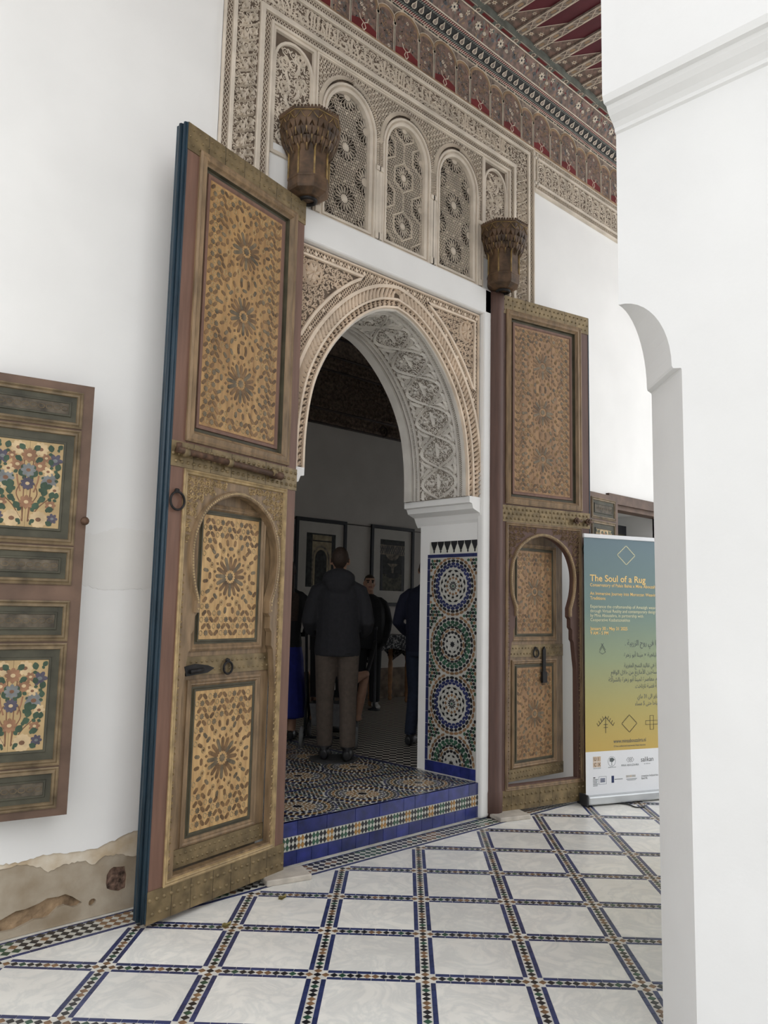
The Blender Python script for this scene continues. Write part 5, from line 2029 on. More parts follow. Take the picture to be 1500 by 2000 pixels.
def build_banner():
    a = math.atan2(-.208, .551)
    W, H = .85, 1.985
    root = empty('rollup_banner', (5.232, -.274, 0), a)
    tag(root, 'roll-up exhibition banner fading from teal to gold beside the right door', 'banner')
    bx = MB()
    bx.box(-.012, -.055, .012, W + .012, .075, .075)
    bevel(bx.build('base_case', 'banner_alu', root), .012)
    MB().box(-.024, -.05, .008, -.010, .07, .085).build('end_cap', 'banner_black', root)
    MB().box(W + .010, -.05, .008, W + .024, .07, .085).build('end_cap', 'banner_black', root)
    MB().box(0, -.006, .06, W, -.004, H - .012).build('printed_sheet', 'banner_print', root)
    MB().box(0, -.0068, .06, W, -.0058, .382).build('white_foot', 'banner_white', root)
    bevel(MB().box(-.004, -.014, H - .014, W + .004, .008, H + .016).build('top_rail', 'banner_white', root), .004)
    MB().tube([(W / 2, .04, .07), (W / 2, .02, H)], .008, 8).build('back_pole', 'banner_alu', root)
    ou = .072                                  # measured u starts at -.072

    def tx(s, u, z, size, m, align='LEFT', bold=0.0, width=None):
        me = text_mesh(s, size, align, bold)
        if width:
            xs = [v.co.x for v in me.vertices]
            w = (max(xs) - min(xs)) if xs else 1
            me.transform(Matrix.Diagonal((width / w, 1, 1, 1)))
        me.materials.clear()
        me.materials.append(M[m])
        put('lettering', me, root, (u + ou, -.0075, z))

    tx('The Soul of a Rug', -.020, 1.642, .070, 'text_yellow', bold=.0012, width=.53)
    tx('Conservatory of Palais Bahia x Mina Abouzahra', -.020, 1.602, .035, 'text_yellow', bold=.0004, width=.655)
    tx('An Immersive Journey into Moroccan Weaving', -.020, 1.538, .035, 'text_yellow', bold=.0004, width=.645)
    tx('Traditions', -.020, 1.502, .035, 'text_yellow', bold=.0004, width=.142)
    for k, (s, w) in enumerate((('Experience the craftsmanship of Amazigh weavers', .66), ('through Virtual Reality and contemporary designs', .64), ('by Mina Abouzahra, in partnership with', .50), ('Cooperative Kasbatsznakhte', .37))):
        tx(s, -.020, 1.440 - k * .0335, .034, 'text_cream', width=w)
    tx('January 30 - May 31 2025', -.020, 1.274, .035, 'text_yellow', bold=.0006, width=.35)
    tx('9 AM - 5 PM', -.020, 1.240, .035, 'text_yellow', bold=.0006, width=.165)
    ar = [('اكتشفوا في روح الزربية .', .30, 1.160, .060, .43), ('قصر الباهية × مينا أبو زهرة', .290, 1.074, .044, .40), ('رحلة غامرة في تقاليد النسج المغربية', .290, .995, .044, .42), ('براعة النساجين الأمازيغ من خلال الواقع', .165, .944, .044, .55), ('وتصاميم معاصرة لمينا أبو زهرة بالشراكة', .142, .890, .044, .57), ('مع تعاونية قصبة تازناخت.', .390, .838, .044, .32), ('من 30 يناير الى 31 ماي', .412, .760, .044, .30), ('من 9 صباحا حتى 5 مساء', .390, .708, .044, .32)]
    for s, u, z, size, w in ar:
        tx(arabic(s), u, z, size, 'text_grey', width=w)
    tx('www.minaabouzahra.nl', .182, .436, .042, 'text_grey', width=.305)
    tx('Of fine crafted and interwoven Palais interiors', .182, .406, .020, 'text_grey', width=.30)

    def line(pts, m, w=.0022, closed=False, name='symbol'):
        MB().ribbon([(u + ou, v) for u, v in pts], w, .0065, .0078, 0, flat=.9, closed=closed).build(name, m, root, lambda u, w_, h: (u, -h, w_))

    def zig(cx, cz, rx, rz, n=9):
        P = []
        for q in range(4):
            sx, sz = ((1, 0), (0, -1), (-1, 0), (0, 1))[q], ((0, -1), (-1, 0), (0, 1), (1, 0))[q]
            for k in range(n):
                t0, t1 = k / n, (k + 1) / n
                x0, z0 = sx[0] * (1 - t0) + sz[0] * t0, sx[1] * (1 - t0) + sz[1] * t0
                x1, z1 = sx[0] * (1 - t1) + sz[0] * t1, sx[1] * (1 - t1) + sz[1] * t1
                P += [(cx + x0 * rx, cz + z0 * rz), (cx + x1 * rx, cz + z0 * rz)] if q % 2 == 0 else [(cx + x0 * rx, cz + z0 * rz), (cx + x0 * rx, cz + z1 * rz)]
        return P
    line(zig(.325, 1.851, .091, .078), 'text_cream', .0026, True)
    line(zig(.333, .575, .076, .068), 'text_black', .0016, True)
    for dz, r in ((0, .022), ):
        line([(.090, 1.140 - .045), (.118, 1.122 - .012), (.090, 1.15), (.062, 1.11), (.090, 1.095)], 'text_grey', .0016)
        line([(.062, 1.125), (.090, 1.165), (.118, 1.125)], 'text_grey', .0016)
        line([(.080, 1.175), (.100, 1.150)], 'text_grey', .0016)
        line([(.100, 1.175), (.080, 1.150)], 'text_grey', .0016)
    line([(.112, .512), (.112, .638)], 'text_black', .0018)
    for s in (-1, 1):
        line([(.112, .630), (.112 + s * .068, .565)], 'text_black', .0018)
        for t in (.25, .5, .75, 1.0):
            x, z = .112 + s * .068 * t, .630 - .065 * t
            line([(x, z), (x + s * .012, z + .022)], 'text_black', .0014)
    for z in (.575, .553):
        line([(.092, z), (.132, z)], 'text_black', .0016)
    line([(.488, .561), (.488, .590), (.53, .590), (.53, .628), (.564, .628), (.564, .590), (.606, .590), (.606, .561), (.564, .561), (.564, .523), (.53, .523), (.53, .561)], 'text_black', .0016, True)
    line([(.53, .561), (.53, .590), (.564, .590), (.564, .561)], 'text_black', .0014, True)

    def rect(u0, z0, u1, z1, m):
        MB().box(u0 + ou, -.0082, z0, u1 + ou, -.007, z1).build('logo_block', m, root)
    for i, ch in enumerate('UICX'):
        u, z = -.006 + (i % 2) * .036, .310 - (i // 2) * .040
        rect(u, z, u + .032, z + .036, 'logo_sand')
        me = text_mesh(ch, .034)
        me.materials.clear()
        me.materials.append(M['text_black'])
        put('lettering', me, root, (u + .006 + ou, -.0086, z + .007))
    tx('CREATIVE CENTRE', -.006, .258, .009, 'text_grey', width=.07)
    line([(.164 + .034 * cos(t), .305 + .036 * sin(t)) for t in [i * pi / 10 for i in range(20)]], 'text_grey', .0009, True)
    MB().plate([(.164 + ou + .022 * cos(t) * (1 + .2 * cos(5 * t)), .316 + .016 * sin(t)) for t in [i * pi / 10 for i in range(20)]], [], .0068, .0076).build('logo_tree', 'text_grey', root, lambda u, w, h: (u, -h, w))
    line([(.164, .31), (.164, .275)], 'text_grey', .002)
    tx('BAHIA PALACE', .130, .258, .010, 'text_grey', width=.07)
    for dx in (-.018, 0, .018):
        line([(.335 + dx, .290), (.335 + dx + .016, .308), (.335 + dx, .326), (.335 + dx - .016, .308)], 'text_black', .0010, True)
    tx('MINA ABOUZAHRA', .250, .262, .022, 'text_grey', width=.165)
    tx('salikan', .435, .288, .050, 'text_black', width=.118)
    tx('by collective', .465, .268, .012, 'text_grey', width=.06)
    for k in range(5):
        rect(-.008, .180 - k * .011, .036 - .004 * (k % 3), .184 - k * .011, 'text_grey')
    rect(-.006, .192, .012, .198, 'text_black')
    line([(.045, .145), (.112, .145), (.112, .200), (.045, .200)], 'logo_navy', .0010, True)
    for k in range(3):
        rect(.058, .160 + k * .010, .100, .166 + k * .010, 'logo_navy')
    rect(.160, .150, .182, .200, 'logo_navy')
    rect(.188, .171, .262, .175, 'text_grey')
    for k in range(7):
        rect(.295 + k * .013, .180, .304 + k * .013, .196, 'logo_sand' if k == 3 else 'picture_mount')
    rect(.297, .166, .395, .169, 'text_grey')
    rect(.305, .158, .385, .160, 'text_grey')
    tx('creative industries', .438, .176, .022, 'text_black', width=.16)
    tx('fund NL', .438, .158, .022, 'text_black', width=.06)
    c = bpy.data.meshes
    pts = smooth_curve([(5.45, -.36, .006), (5.50, -.46, .006), (5.47, -.54, .006), (5.52, -.57, .006), (5.58, -.555, .006)], 6)
    o = MB().tube(pts, .005, 6).build('cable', 'banner_black')
    tag(o, 'short black cable lying on the marble before the banner', 'cable')


build_banner()

# ---- dry leaves on the paving
for (x, y), lb in (((2.065, -.455), 'crumpled dry leaf on the marble in front of the left door'), ((2.45, -.345), 'yellow-green leaf scrap beside the left pivot slab')):
    m = MB()
    P = [(.030 * cos(t) * (1 + .25 * cos(3 * t)), .014 * sin(t) * (1 + .2 * sin(5 * t))) for t in [i * pi / 7 for i in range(14)]]
    m.add([(a, b, .003 + .006 * abs(sin(7 * a * 30))) for a, b in P] + [(0, 0, .010)], [(i, (i + 1) % 14, 14) for i in range(14)])
    m.add([(a, b, .001) for a, b in P], [tuple(range(13, -1, -1))])
    tag(m.build('dry_leaf', 'dry_leaf', loc=(x, y, 0), rz=.4), lb, 'leaf', 'leaf scraps on the floor')

# ================================================================ THE ROOM'S CONTENTS
FZ = STEP


def remeshed(mb, voxel, smooth=3):
    """Join overlapping lofts into one continuous skin."""
    me = bpy.data.meshes.new('tmp')
    me.from_pydata(mb.v, [], mb.f)
    o = bpy.data.objects.new('tmp', me)
    COL.objects.link(o)
    r = o.modifiers.new('r', 'REMESH')
    r.mode = 'VOXEL'
    r.voxel_size = voxel
    r.use_smooth_shade = True
    s = o.modifiers.new('s', 'SMOOTH')
    s.iterations = smooth
    s.factor = .5
    out = bpy.data.meshes.new_from_object(o.evaluated_get(bpy.context.evaluated_depsgraph_get()))
    bpy.data.objects.remove(o)
    return out


def paint(me, mats, fn):
    me.materials.clear()
    for m in mats:
        me.materials.append(M[m])
    for p in me.polygons:
        p.material_index = fn(p.center)
        p.use_smooth = True


def torso(mb, rings, n=16):
    """Upright loft of ellipses (cx, cy, z, rx, ry)."""
    vs, fs = [], []
    for cx, cy, z, rx, ry in rings:
        vs += [(cx + rx * cos(2 * pi * k / n), cy + ry * sin(2 * pi * k / n), z) for k in range(n)]
    for i in range(len(rings) - 1):
        fs += [(i * n + k, i * n + (k + 1) % n, (i + 1) * n + (k + 1) % n, (i + 1) * n + k) for k in range(n)]
    fs += [tuple(range(n - 1, -1, -1)), tuple(range((len(rings) - 1) * n, len(rings) * n))]
    mb.add(vs, fs)


def head(mb, c, turn=0.0, s=1.0):
    R = Matrix.Rotation(turn, 3, 'Z')
    sub = MB()
    sub.ellipsoid((0, 0, .02), (.076, .094, .100), 16, 12)
    sub.ellipsoid((0, .022, -.040), (.060, .070, .075), 14, 10)
    sub.ellipsoid((0, .088, -.018), (.013, .020, .018), 8, 6)
    sub.ellipsoid((0, .086, .008), (.010, .012, .030), 8, 6)
    sub.ellipsoid((0, .080, -.052), (.026, .014, .010), 8, 6)
    sub.ellipsoid((0, .076, -.092), (.026, .020, .018), 8, 6)
    sub.ellipsoid((0, .080, .030), (.052, .014, .010), 8, 6)
    for sx in (-1, 1):
        sub.ellipsoid((sx * .078, -.008, -.010), (.010, .022, .034), 8, 6)
        sub.ellipsoid((sx * .040, .066, -.028), (.022, .018, .020), 8, 6)
    vs = [tuple(Vector(c) + R @ (Vector(v) * s)) for v in sub.v]
    mb.add(vs, sub.f)


def hand(mb, w, d, up, s=1.0):
    """Palm and five slightly curled fingers; w wrist, d pointing direction, up = back of the hand."""
    w, d, up = Vector(w), Vector(d).normalized(), Vector(up).normalized()
    sd = d.cross(up).normalized()
    mb.tube([w - d * .02, w + d * .02, w + d * .055, w + d * .088], [(.026 * s, .019 * s), (.034 * s, .018 * s), (.040 * s, .016 * s), (.036 * s, .013 * s)], 10)
    for k, (o, L) in enumerate(((-.030, .060), (-.011, .074), (.009, .070), (.028, .054))):
        b = w + d * .084 + sd * o
        mb.tube([b, b + d * L * .45 - up * .006, b + d * L * .75 - up * .022, b + d * L * .85 - up * .042], [.0098, .0092, .0086, .0075], 8)
    b = w + d * .03 - sd * .034
    mb.tube([b, b - sd * .022 + d * .022, b - sd * .026 + d * .048 - up * .01, b - sd * .022 + d * .066 - up * .018], [.013, .012, .0105, .008], 8)


def person(label, loc, rz, scale, skin_fn, mats, legs, arms, extra=None, shoe=None, neck_fwd=0.0, turn=0.0, voxel=.0085, width=1.0):
    """Continuous body; local +y is forward. Returns the body object."""
    mb = MB()
    for (hx, knee, ank, rr) in legs:
        mb.tube([(hx, 0, .95), (hx * 1.02, 0, .86), knee_mid(hx, knee, .55), knee, knee_mid(knee, ank, .5), ank], [(rr[0], rr[0] * 1.08)] * 2 + [rr[1], rr[2], rr[3], rr[4]], 14)
        x, y, z = ank
        mb.tube([(x, y - .075, .045), (x, y - .03, .052), (x * 1.05, y + .06, .045), (x * 1.12, y + .15, .034), (x * 1.13, y + .185, .028)], [(.030, .040), (.043, .050), (.046, .042), (.048, .030), (.030, .020)], 12)
        mb.tube([(x, y, .05), (x, y, .13)], .040, 10)
    w = width
    torso(mb, [(0, 0, .84, .150 * w, .105), (0, -.005, .93, .168 * w, .120), (0, 0, 1.05, .150 * w, .110), (0, .005, 1.20, .165 * w, .118), (0, 0, 1.34, .185 * w, .120), (0, -.005, 1.42, .165 * w, .095), (0, -.005, 1.465, .095 * w, .072), (0, .005 + neck_fwd * .3, 1.50, .062, .062), (0, .012 + neck_fwd, 1.57, .056, .060)])
    for sh, el, wr, hd, hup, ra in arms:
        mb.tube([(sh[0] * .35, sh[1], sh[2] + .025), (sh[0] * .72, sh[1], sh[2] + .008), (sh[0] * .98, sh[1], sh[2] - .035), knee_mid(sh, el, .45), el, knee_mid(el, wr, .5), wr], [ra[0] * .70, ra[0] * .86, ra[0] * .96, ra[1], ra[2], ra[3], ra[4]], 12)
        hand(mb, wr, hd, hup)
    head(mb, (0, .020 + neck_fwd, 1.645), turn)
    if extra:
        extra(mb)
    me = remeshed(mb, voxel, 6)
    paint(me, mats, skin_fn)
    o = put('person', me, None, loc, rz)
    o.scale = (scale,) * 3
    tag(o, label, 'person')
    return o


def knee_mid(a, b, t):
    a = (a, 0, .86) if not isinstance(a, tuple) else a
    return tuple(a[i] + (b[i] - a[i]) * t for i in range(3))


HEADING = math.atan2(-.68, .73)         # turns local +y towards the room, away from the court


def people():
    # man pushing a stroller, seen from behind
    def fn(p):
        if p.z > 1.50:
            yy, zz = p.y - .03, p.z - 1.645
            if zz > .045 or (yy < .02 and zz > -.02 and abs(p.x) < .078) or (yy < -.02 and zz > -.085):
                return 3
            return 0
        if p.z > .90:
            return 1
        if p.z > .115:
            return 2
        return 4
    legs = [(.088, (.100, .01, .49), (.105, -.02, .10), (.098, .086, .074, .070, .066)), (-.088, (-.095, .02, .49), (-.085, .04, .10), (.098, .086, .074, .070, .066))]
    arms = [((s * .175, 0, 1.385), (s * .240, -.02, 1.13), (s * .20, .20, 1.02), (-s * .2, 1, -.1), (0, .2, 1), (.062, .056, .050, .042, .034)) for s in (1, -1)]
    man = person('man seen from behind in dark hooded jacket and brown trousers pushing a stroller', (4.03, 1.16, FZ + .012), HEADING, .925, fn, ['skin', 'jacket', 'trousers', 'hair_brown', 'shoe_black'], legs, arms, neck_fwd=.03)
    j = MB()
    torso(j, [(0, .0, .845, .190, .140), (0, .0, .90, .196, .146), (0, .003, 1.05, .182, .140), (0, .008, 1.20, .190, .145), (0, .003, 1.33, .198, .146), (0, 0, 1.41, .165, .122), (0, 0, 1.475, .105, .098), (0, .01, 1.53, .080, .085)])
    for s in (1, -1):
        j.tube([(s * .11, 0, 1.42), (s * .175, 0, 1.385), (s * .215, -.012, 1.27), (s * .245, -.022, 1.13), (s * .235, .07, 1.07), (s * .205, .16, 1.035)], [.058, .070, .068, .064, .058, .050], 14)
    j.ellipsoid((0, -.075, 1.485), (.140, .075, .090), 16, 10)
    j.ellipsoid((0, -.105, 1.43), (.105, .050, .085), 14, 10)
    for s in (1, -1):
        j.ellipsoid((s * .085, -.01, 1.50), (.050, .085, .045), 12, 8)
    me = remeshed(j, .010, 4)
    paint(me, ['jacket'], lambda p: 0)
    put('jacket', me, man)
    b = MB()
    b.ellipsoid((.045, -.128, .865), (.006, .006, .006), 6, 4)
    b.ribbon([(.03, .872), (.115, .872)], .003, .122, .126)
    b.v = [(v[0], -v[2], v[1]) if abs(v[2]) < .2 and v[1] > .8 else v for v in b.v]
    b.build('back_pocket', 'black_cloth', man)

    # guard in black, facing the court
    def fn(p):
        if p.z > 1.545 or (p.z > 1.50 and abs(p.x) < .06):
            yy, zz = p.y - .02, p.z - 1.645
            if zz > .068 or (yy < .0 and zz > -.02) or (yy < .03 and zz > .035):
                return 2
            if abs(zz + .052) < .009 and yy > .07 and abs(p.x) < .024:
                return 4
            if abs(zz - .012) < .009 and .018 < abs(p.x) < .042 and yy > .05:
                return 5
            if abs(zz - .034) < .006 and .012 < abs(p.x) < .052 and yy > .05:
                return 2
            return 0
        if p.z < .085:
            return 3
        return 1
    legs = [(s * .09, (s * .10, .01, .49), (s * .105, 0, .09), (.100, .090, .080, .076, .070)) for s in (1, -1)]
    arms = [((s * .20, 0, 1.40), (s * .275, -.03, 1.14), (s * .235, .08, .93), (-s * .5, .5, -.8), (s, .3, .3), (.070, .064, .058, .052, .036)) for s in (1, -1)]

    def coat(mb):
        torso(mb, [(0, .01, .78, .200, .145), (0, .01, .95, .225, .170), (0, .015, 1.15, .222, .170), (0, .01, 1.32, .215, .150), (0, 0, 1.42, .18, .115), (0, 0, 1.49, .085, .08)])
    g = person('guard in black jacket and trousers with pale shoes, facing the doorway', (6.36, 3.36, FZ), HEADING + pi + .15, .88, fn, ['skin', 'black_cloth', 'hair', 'shoe_pale', 'lips', 'eye'], legs, arms, coat, turn=.15, width=1.15)

    # man in navy top and jeans, cut by the mosaic jamb
    def fn(p):
        if p.z > 1.50:
            yy, zz = p.y - .03, p.z - 1.645
            return 3 if (zz > .05 or (yy < -.01 and zz > -.05)) else 0
        if p.z > .86 or abs(p.x) > .21:
            return 1
        return 2 if p.z > .10 else 4
    legs = [(.088, (.095, .05, .49), (.09, .02, .10), (.095, .084, .068, .062, .056)), (-.088, (-.095, .03, .49), (-.10, -.08, .10), (.095, .084, .068, .062, .056))]
    arms = [((s * .20, 0, 1.40), (s * .26, -.03, 1.13), (s * .20, .18, 1.0), (-s * .3, .9, .1), (0, .2, 1), (.068, .062, .056, .050, .036)) for s in (1, -1)]

    def top(mb):
        torso(mb, [(0, 0, .82, .175, .128), (0, 0, .95, .185, .138), (0, .005, 1.15, .185, .138), (0, 0, 1.32, .200, .140), (0, 0, 1.42, .175, .11), (0, 0, 1.48, .09, .08)])
    person('man in navy top and jeans half hidden by the mosaic jamb', (5.13, 1.28, FZ), HEADING - .35, .92, fn, ['skin', 'navy_cloth', 'jeans', 'hair', 'shoe_black'], legs, arms, top, neck_fwd=.03)
    # woman in a long blue skirt beyond the left door's edge
    def fn(p):
        if p.z > 1.50:
            yy, zz = p.y - .03, p.z - 1.645
            return 3 if (zz > .04 or yy < .0) else 0
        if p.z > .90 or abs(p.x) > .25:
            return 3 if (p.y < -.07 and p.z > 1.15 and abs(p.x) < .13) else 1
        return 2 if p.z > .20 else (0 if p.z > .09 else 4)
    legs = [(s * .08, (s * .09, .01, .49), (s * .09, 0, .10), (.085, .078, .06, .050, .042)) for s in (1, -1)]
    arms = [((s * .18, 0, 1.39), (s * .235, -.02, 1.12), (s * .18, .18, 1.02), (-s * .2, 1, 0), (0, .2, 1), (.060, .054, .048, .042, .034)) for s in (1, -1)]

    def skirt(mb):
        torso(mb, [(0, 0, .22, .225, .20), (0, 0, .24, .228, .205), (0, 0, .55, .205, .175), (0, 0, .80, .185, .145), (0, 0, .95, .155, .12)])
        mb.tube([(0, -.055, 1.72), (0, -.085, 1.60), (0, -.095, 1.42), (0, -.10, 1.25)], [(.07, .05), (.085, .05), (.085, .04), (.05, .02)], 12)
    person('woman with long dark hair and long blue skirt beside the left door edge', (4.30, 2.20, FZ), HEADING, .90, fn, ['skin', 'black_cloth', 'blue_dress', 'hair', 'shoe_black'], legs, arms, skirt)


people()


def stroller():
    root = empty('stroller', (4.36, 1.63, FZ), HEADING)
    tag(root, 'black folding stroller pushed by the man in brown trousers', 'stroller')
    for x, y in ((-.225, 0), (.225, 0), (-.215, .58), (.215, .58)):
        w = MB()
        w.tube([(x + .075 * 0, y + .078 * cos(t), .085 + .072 * sin(t)) for t in [i * pi / 12 for i in range(25)]], .018, 8, cap=False)
        w.tube([(x - .014, y, .085), (x + .014, y, .085)], .030, 10)
        for k in range(5):
            t = k * 2 * pi / 5
            w.tube([(x, y, .085), (x, y + .07 * cos(t), .085 + .07 * sin(t))], .006, 5)
        w.build('wheel', 'wheel_grey', root)
    f = MB()
    for s in (-1, 1):
        f.tube([(s * .205, .02, .09), (s * .205, .10, .42), (s * .200, -.12, .86), (s * .190, -.30, 1.02)], .012, 8)
        f.tube([(s * .205, .56, .09), (s * .205, .20, .45), (s * .200, .0, .62)], .012, 8)
        f.tube([(s * .205, .02, .12), (s * .205, .50, .16)], .010, 8)
    f.tube([(-.225, 0, .085), (.225, 0, .085)], .010, 8)
    f.tube([(-.190, -.30, 1.02), (.190, -.30, 1.02)], .016, 8)
    f.build('frame', 'frame_black', root)
    s = MB()
    P = [(.16, .30), (.10, .46), (.14, .48), (.45, .50), (.47, .46), (.18, .42), (.14, .46)]
    s.box(-.175, .12, .40, .175, .48, .45)
    s.add([(-.175, .14, .43), (.175, .14, .43), (.175, -.06, .98), (-.175, -.06, .98), (-.175, .11, .43), (.175, .11, .43), (.175, -.09, .98), (-.175, -.09, .98)], [(0, 1, 2, 3), (4, 7, 6, 5), (0, 3, 7, 4), (1, 5, 6, 2), (3, 2, 6, 7), (0, 4, 5, 1)])
    s.build('seat', 'black_cloth', root)
    h = MB()
    torso(h, [(0, .05, .80, .185, .06), (0, .05, .95, .19, .10), (0, .06, 1.02, .17, .10), (0, .07, 1.05, .10, .06)])
    h.build('canopy', 'black_cloth', root)
    c = MB()
    c.add([(-.17, .0, .36), (.19, .0, .36), (.20, .40, .34), (-.17, .40, .34), (-.14, .04, .17), (.15, .04, .17), (.15, .38, .17), (-.14, .38, .17)], [(4, 5, 6, 7), (0, 1, 5, 4), (1, 2, 6, 5), (2, 3, 7, 6), (3, 0, 4, 7)])
    c.build('basket', 'grey_cloth', root)
    d = MB()
    d.add([(.19, -.05, .70), (.205, .02, .72), (.205, .05, .42), (.19, -.02, .40)], [(0, 1, 2, 3)])
    d.add([(.197, -.05, .70), (.215, .02, .72), (.212, .05, .42), (.197, -.02, .40)], [(0, 1, 2, 3)])
    d.build('side_flap', 'grey_cloth', root)
    # child in the seat
    m = MB()
    torso(m, [(0, .18, .46, .11, .09), (0, .15, .55, .11, .09), (0, .11, .70, .115, .08), (0, .08, .76, .05, .05), (0, .09, .80, .04, .04)])
    m.ellipsoid((0, .10, .88), (.072, .085, .09), 14, 10)
    m.ellipsoid((0, .185, .87), (.012, .012, .012), 8, 6)
    for s_, kn in ((1, (.285, .42, .575)), (-1, (-.12, .44, .55))):
        an = (kn[0] - .055, .46, .20)
        m.tube([(s_ * .07, .18, .50), knee_mid((s_ * .07, .18, .50), kn, .5), kn, knee_mid(kn, an, .5), an], [.062, .058, .046, .042, .030], 12)
        m.tube([(an[0], an[1] - .03, .19), (an[0] + .01, an[1] + .05, .175), (an[0] + .01, an[1] + .11, .165)], [(.03, .03), (.032, .024), (.022, .014)], 10)
        m.tube([(s_ * .12, .10, .70), (s_ * .17, .16, .60), (s_ * .12, .28, .54)], [.036, .030, .024], 10)
        hand(m, (s_ * .12, .28, .54), (0, 1, -.2), (0, .2, 1), .7)
    me = remeshed(m, .009, 3)
    paint(me, ['skin', 'striped_cloth', 'hair'], lambda p: 2 if (p.z > .90 or (p.z > .84 and p.y < .08)) else (1 if (.46 < p.z < .78 and abs(p.x) < .15 and p.y < .30) else 0))
    o = put('person', me, None, (4.36, 1.63, FZ), HEADING)
    b = MB()
    P = [(.17, .40, .53), (.235, .45, .50), (.262, .47, .42), (.262, .48, .30)]
    b.add(P + [(x - .09, y + .03, z - .02) for x, y, z in P] + [(x + .006, y - .008, z) for x, y, z in P] + [(x - .084, y + .022, z - .02) for x, y, z in P],
          [(i, i + 1, i + 5, i + 4) for i in range(3)] + [(i + 8, i + 12, i + 13, i + 9) for i in range(3)])
    b.build('striped_blanket', 'striped_cloth', o)
    tag(o, 'child with bare bent leg sitting in the black stroller', 'person')


stroller()


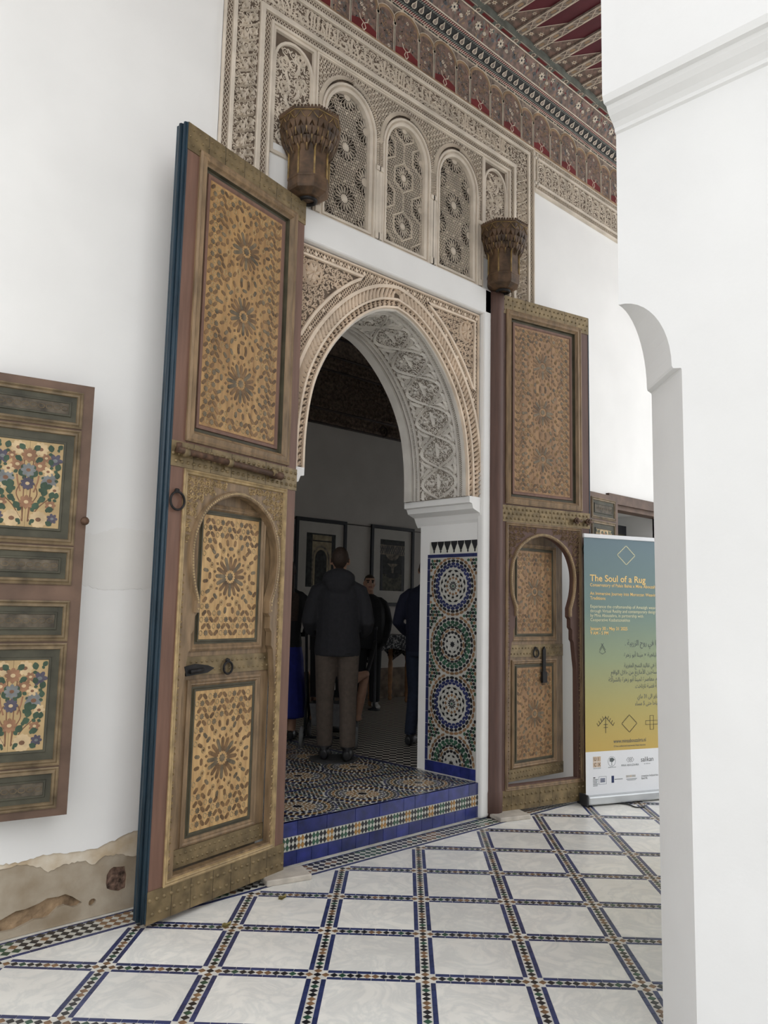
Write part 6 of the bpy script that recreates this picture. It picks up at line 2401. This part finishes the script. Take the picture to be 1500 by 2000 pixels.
def furnishings():
    # stanchion base under the man's feet, and a sagging black rope
    o = MB().lathe([(.185, 0), (.19, .004), (.185, .009), (.10, .012), (.03, .013)], 0, 0, 32).build('stanchion_base', 'rubber', loc=(4.075, 1.225, FZ))
    tag(o, 'round black barrier base on the floor at the man\'s shoes', 'barrier base')
    p = empty('rope_barrier', (5.0, 2.35, FZ))
    tag(p, 'thin black barrier post with sagging rope in front of the guard', 'barrier')
    MB().lathe([(.15, 0), (.15, .012), (.03, .022), (.016, .04), (.016, .90), (.022, .91), (.022, .94), (.004, .95)], 0, 0, 16).build('post', 'frame_black', p)
    MB().tube(smooth_curve([(.0, 0, .78), (.28, .18, .46), (.66, .42, .33), (1.05, .67, .46), (1.33, .85, .78)], 6), .022, 10).build('rope', 'black_cloth', p)
    MB().lathe([(.07, 0), (.07, .012), (.03, .022), (.016, .04), (.016, .90), (.022, .91), (.022, .94), (.004, .95)], 1.33, .85, 16).build('post', 'frame_black', p)
    # covered table against the back wall
    t = empty('side_table', (6.86, 3.66, FZ))
    tag(t, 'small table with patterned dark cover and turned wooden legs by the back wall', 'table')
    c = MB()
    hw, hd, H = .36, .20, .83
    c.box(-hw, -hd, H - .05, hw, hd, H)
    for sx in (-1, 1):
        P = []
        for k in range(13):
            u = -hw + 2 * hw * k / 12
            P.append((u, H - .20 - .18 * abs(u / hw) ** 6 + .04 * (1 - abs(u / hw))))
        y = sx * hd
        c.add([(u, y, H) for u, _ in P] + [(u, y + sx * .008, z) for u, z in P], [(k, k + 1, k + 14, k + 13) for k in range(12)])
    for sx in (-1, 1):
        c.add([(sx * hw, -hd, H), (sx * hw, hd, H), (sx * hw, hd, H - .36), (sx * hw, 0, H - .24), (sx * hw, -hd, H - .36)], [(0, 1, 2, 3, 4)])
    c.build('cover', 'pattern_cloth', t)
    for sx in (-1, 1):
        for sy in (-1, 1):
            MB().lathe([(.018, 0), (.026, .03), (.018, .06), (.030, .10), (.022, .14), (.028, .20), (.030, .45), (.024, .50), (.03, .54), (.03, .78)], sx * (hw - .05), sy * (hd - .05), 12).build('leg', 'turned_wood', t)

    # framed photographs
    def picture(x0, x1, z0, z1, label, art):
        r = empty('framed_picture', ((x0 + x1) / 2, 4.0, z0))
        tag(r, label, 'picture', 'framed pictures on the back wall')
        W, H = (x1 - x0) / 2, z1 - z0
        mp = lambda u, w, h: (u, -h, w)
        MB().frame(-W, 0, W, H, [(0, 0), (0, .03), (.04, .03), (.045, .015)]).build('frame', 'frame_black', r, mp)
        MB().box(-W + .02, .02, .0, W - .02, H - .02, .012).build('mount', 'picture_mount', r, mp)
        a = MB()
        art(a, -W + .17, .20, W - .17, H - .18)
        a.build('print', ['picture_dark', 'picture_stone', 'picture_grass', 'picture_glow', 'frame_black'], r, mp)

    def q(a, pts, c, h):
        a.add([(u, v, h) for u, v in pts], [tuple(range(len(pts)))], c)

    def gate(a, u0, v0, u1, v1):
        q(a, [(u0, v0), (u1, v0), (u1, v1), (u0, v1)], 0, .0125)
        m = (u0 + u1) / 2
        w = (u1 - u0)
        q(a, [(u0 + .2 * w, v0), (u1 - .14 * w, v0), (u1 - .14 * w, v1 - .02), (u0 + .2 * w, v1 - .02)], 1, .0128)
        for r, c, h in ((.30, 3, .0131), (.25, 1, .0134), (.20, 0, .0137)):
            q(a, [(m - r * w, v0)] + [(m + r * w * cos(t), v0 + (v1 - v0) * .52 + r * w * 1.25 * sin(t)) for t in [pi - pi * k / 14 for k in range(15)]] + [(m + r * w, v0)], c, h)
        q(a, [(u0 + .2 * w, v1 - .10), (u1 - .14 * w, v1 - .10), (u1 - .14 * w, v1 - .085), (u0 + .2 * w, v1 - .085)], 0, .014)

    def garden(a, u0, v0, u1, v1):
        q(a, [(u0, v0), (u1, v0), (u1, v1), (u0, v1)], 0, .0125)
        q(a, [(u0 + .05, v0), (u1 - .05, v0), (u1 - .05, v0 + .22), (u0 + .05, v0 + .22)], 2, .0128)
        m = (u0 + u1) / 2
        q(a, [(m + .13 * cos(t), v0 + .50 + .10 * sin(t)) for t in [k * pi / 8 for k in range(16)]], 3, .0128)
        q(a, [(m - .10, v0 + .36), (m + .12, v0 + .36), (m + .03, v0 + .31), (m + .02, v0 + .22), (m - .01, v0 + .22), (m - .02, v0 + .31)], 3, .0130)
        q(a, [(m + .12 * cos(t) + .01, v0 + .20 + .035 * sin(t)) for t in [k * pi / 8 for k in range(16)]], 0, .0132)
        q(a, [(u0, v1 - .20), (u1, v1 - .20), (u1, v1 - .07), (u0, v1 - .07)], 3, .0130)
        g = MB()
        lattice(g, u0, v1 - .19, u1, v1 - .08, .035, .005, .013, .014, 4, (pi / 3, -pi / 3))
        a.add(g.v, g.f, 4)
        for u in (u0 + .02, u1 - .05):
            q(a, [(u, v0), (u + .03, v0), (u + .03, v1 - .2), (u, v1 - .2)], 4, .0135)
    picture(5.72, 6.517, 1.43, 2.466, 'framed photograph of an arched stone gateway behind the man\'s head', gate)
    picture(6.945, 7.735, 1.42, 2.474, 'framed photograph of a garden fountain beside the guard', garden)


furnishings()
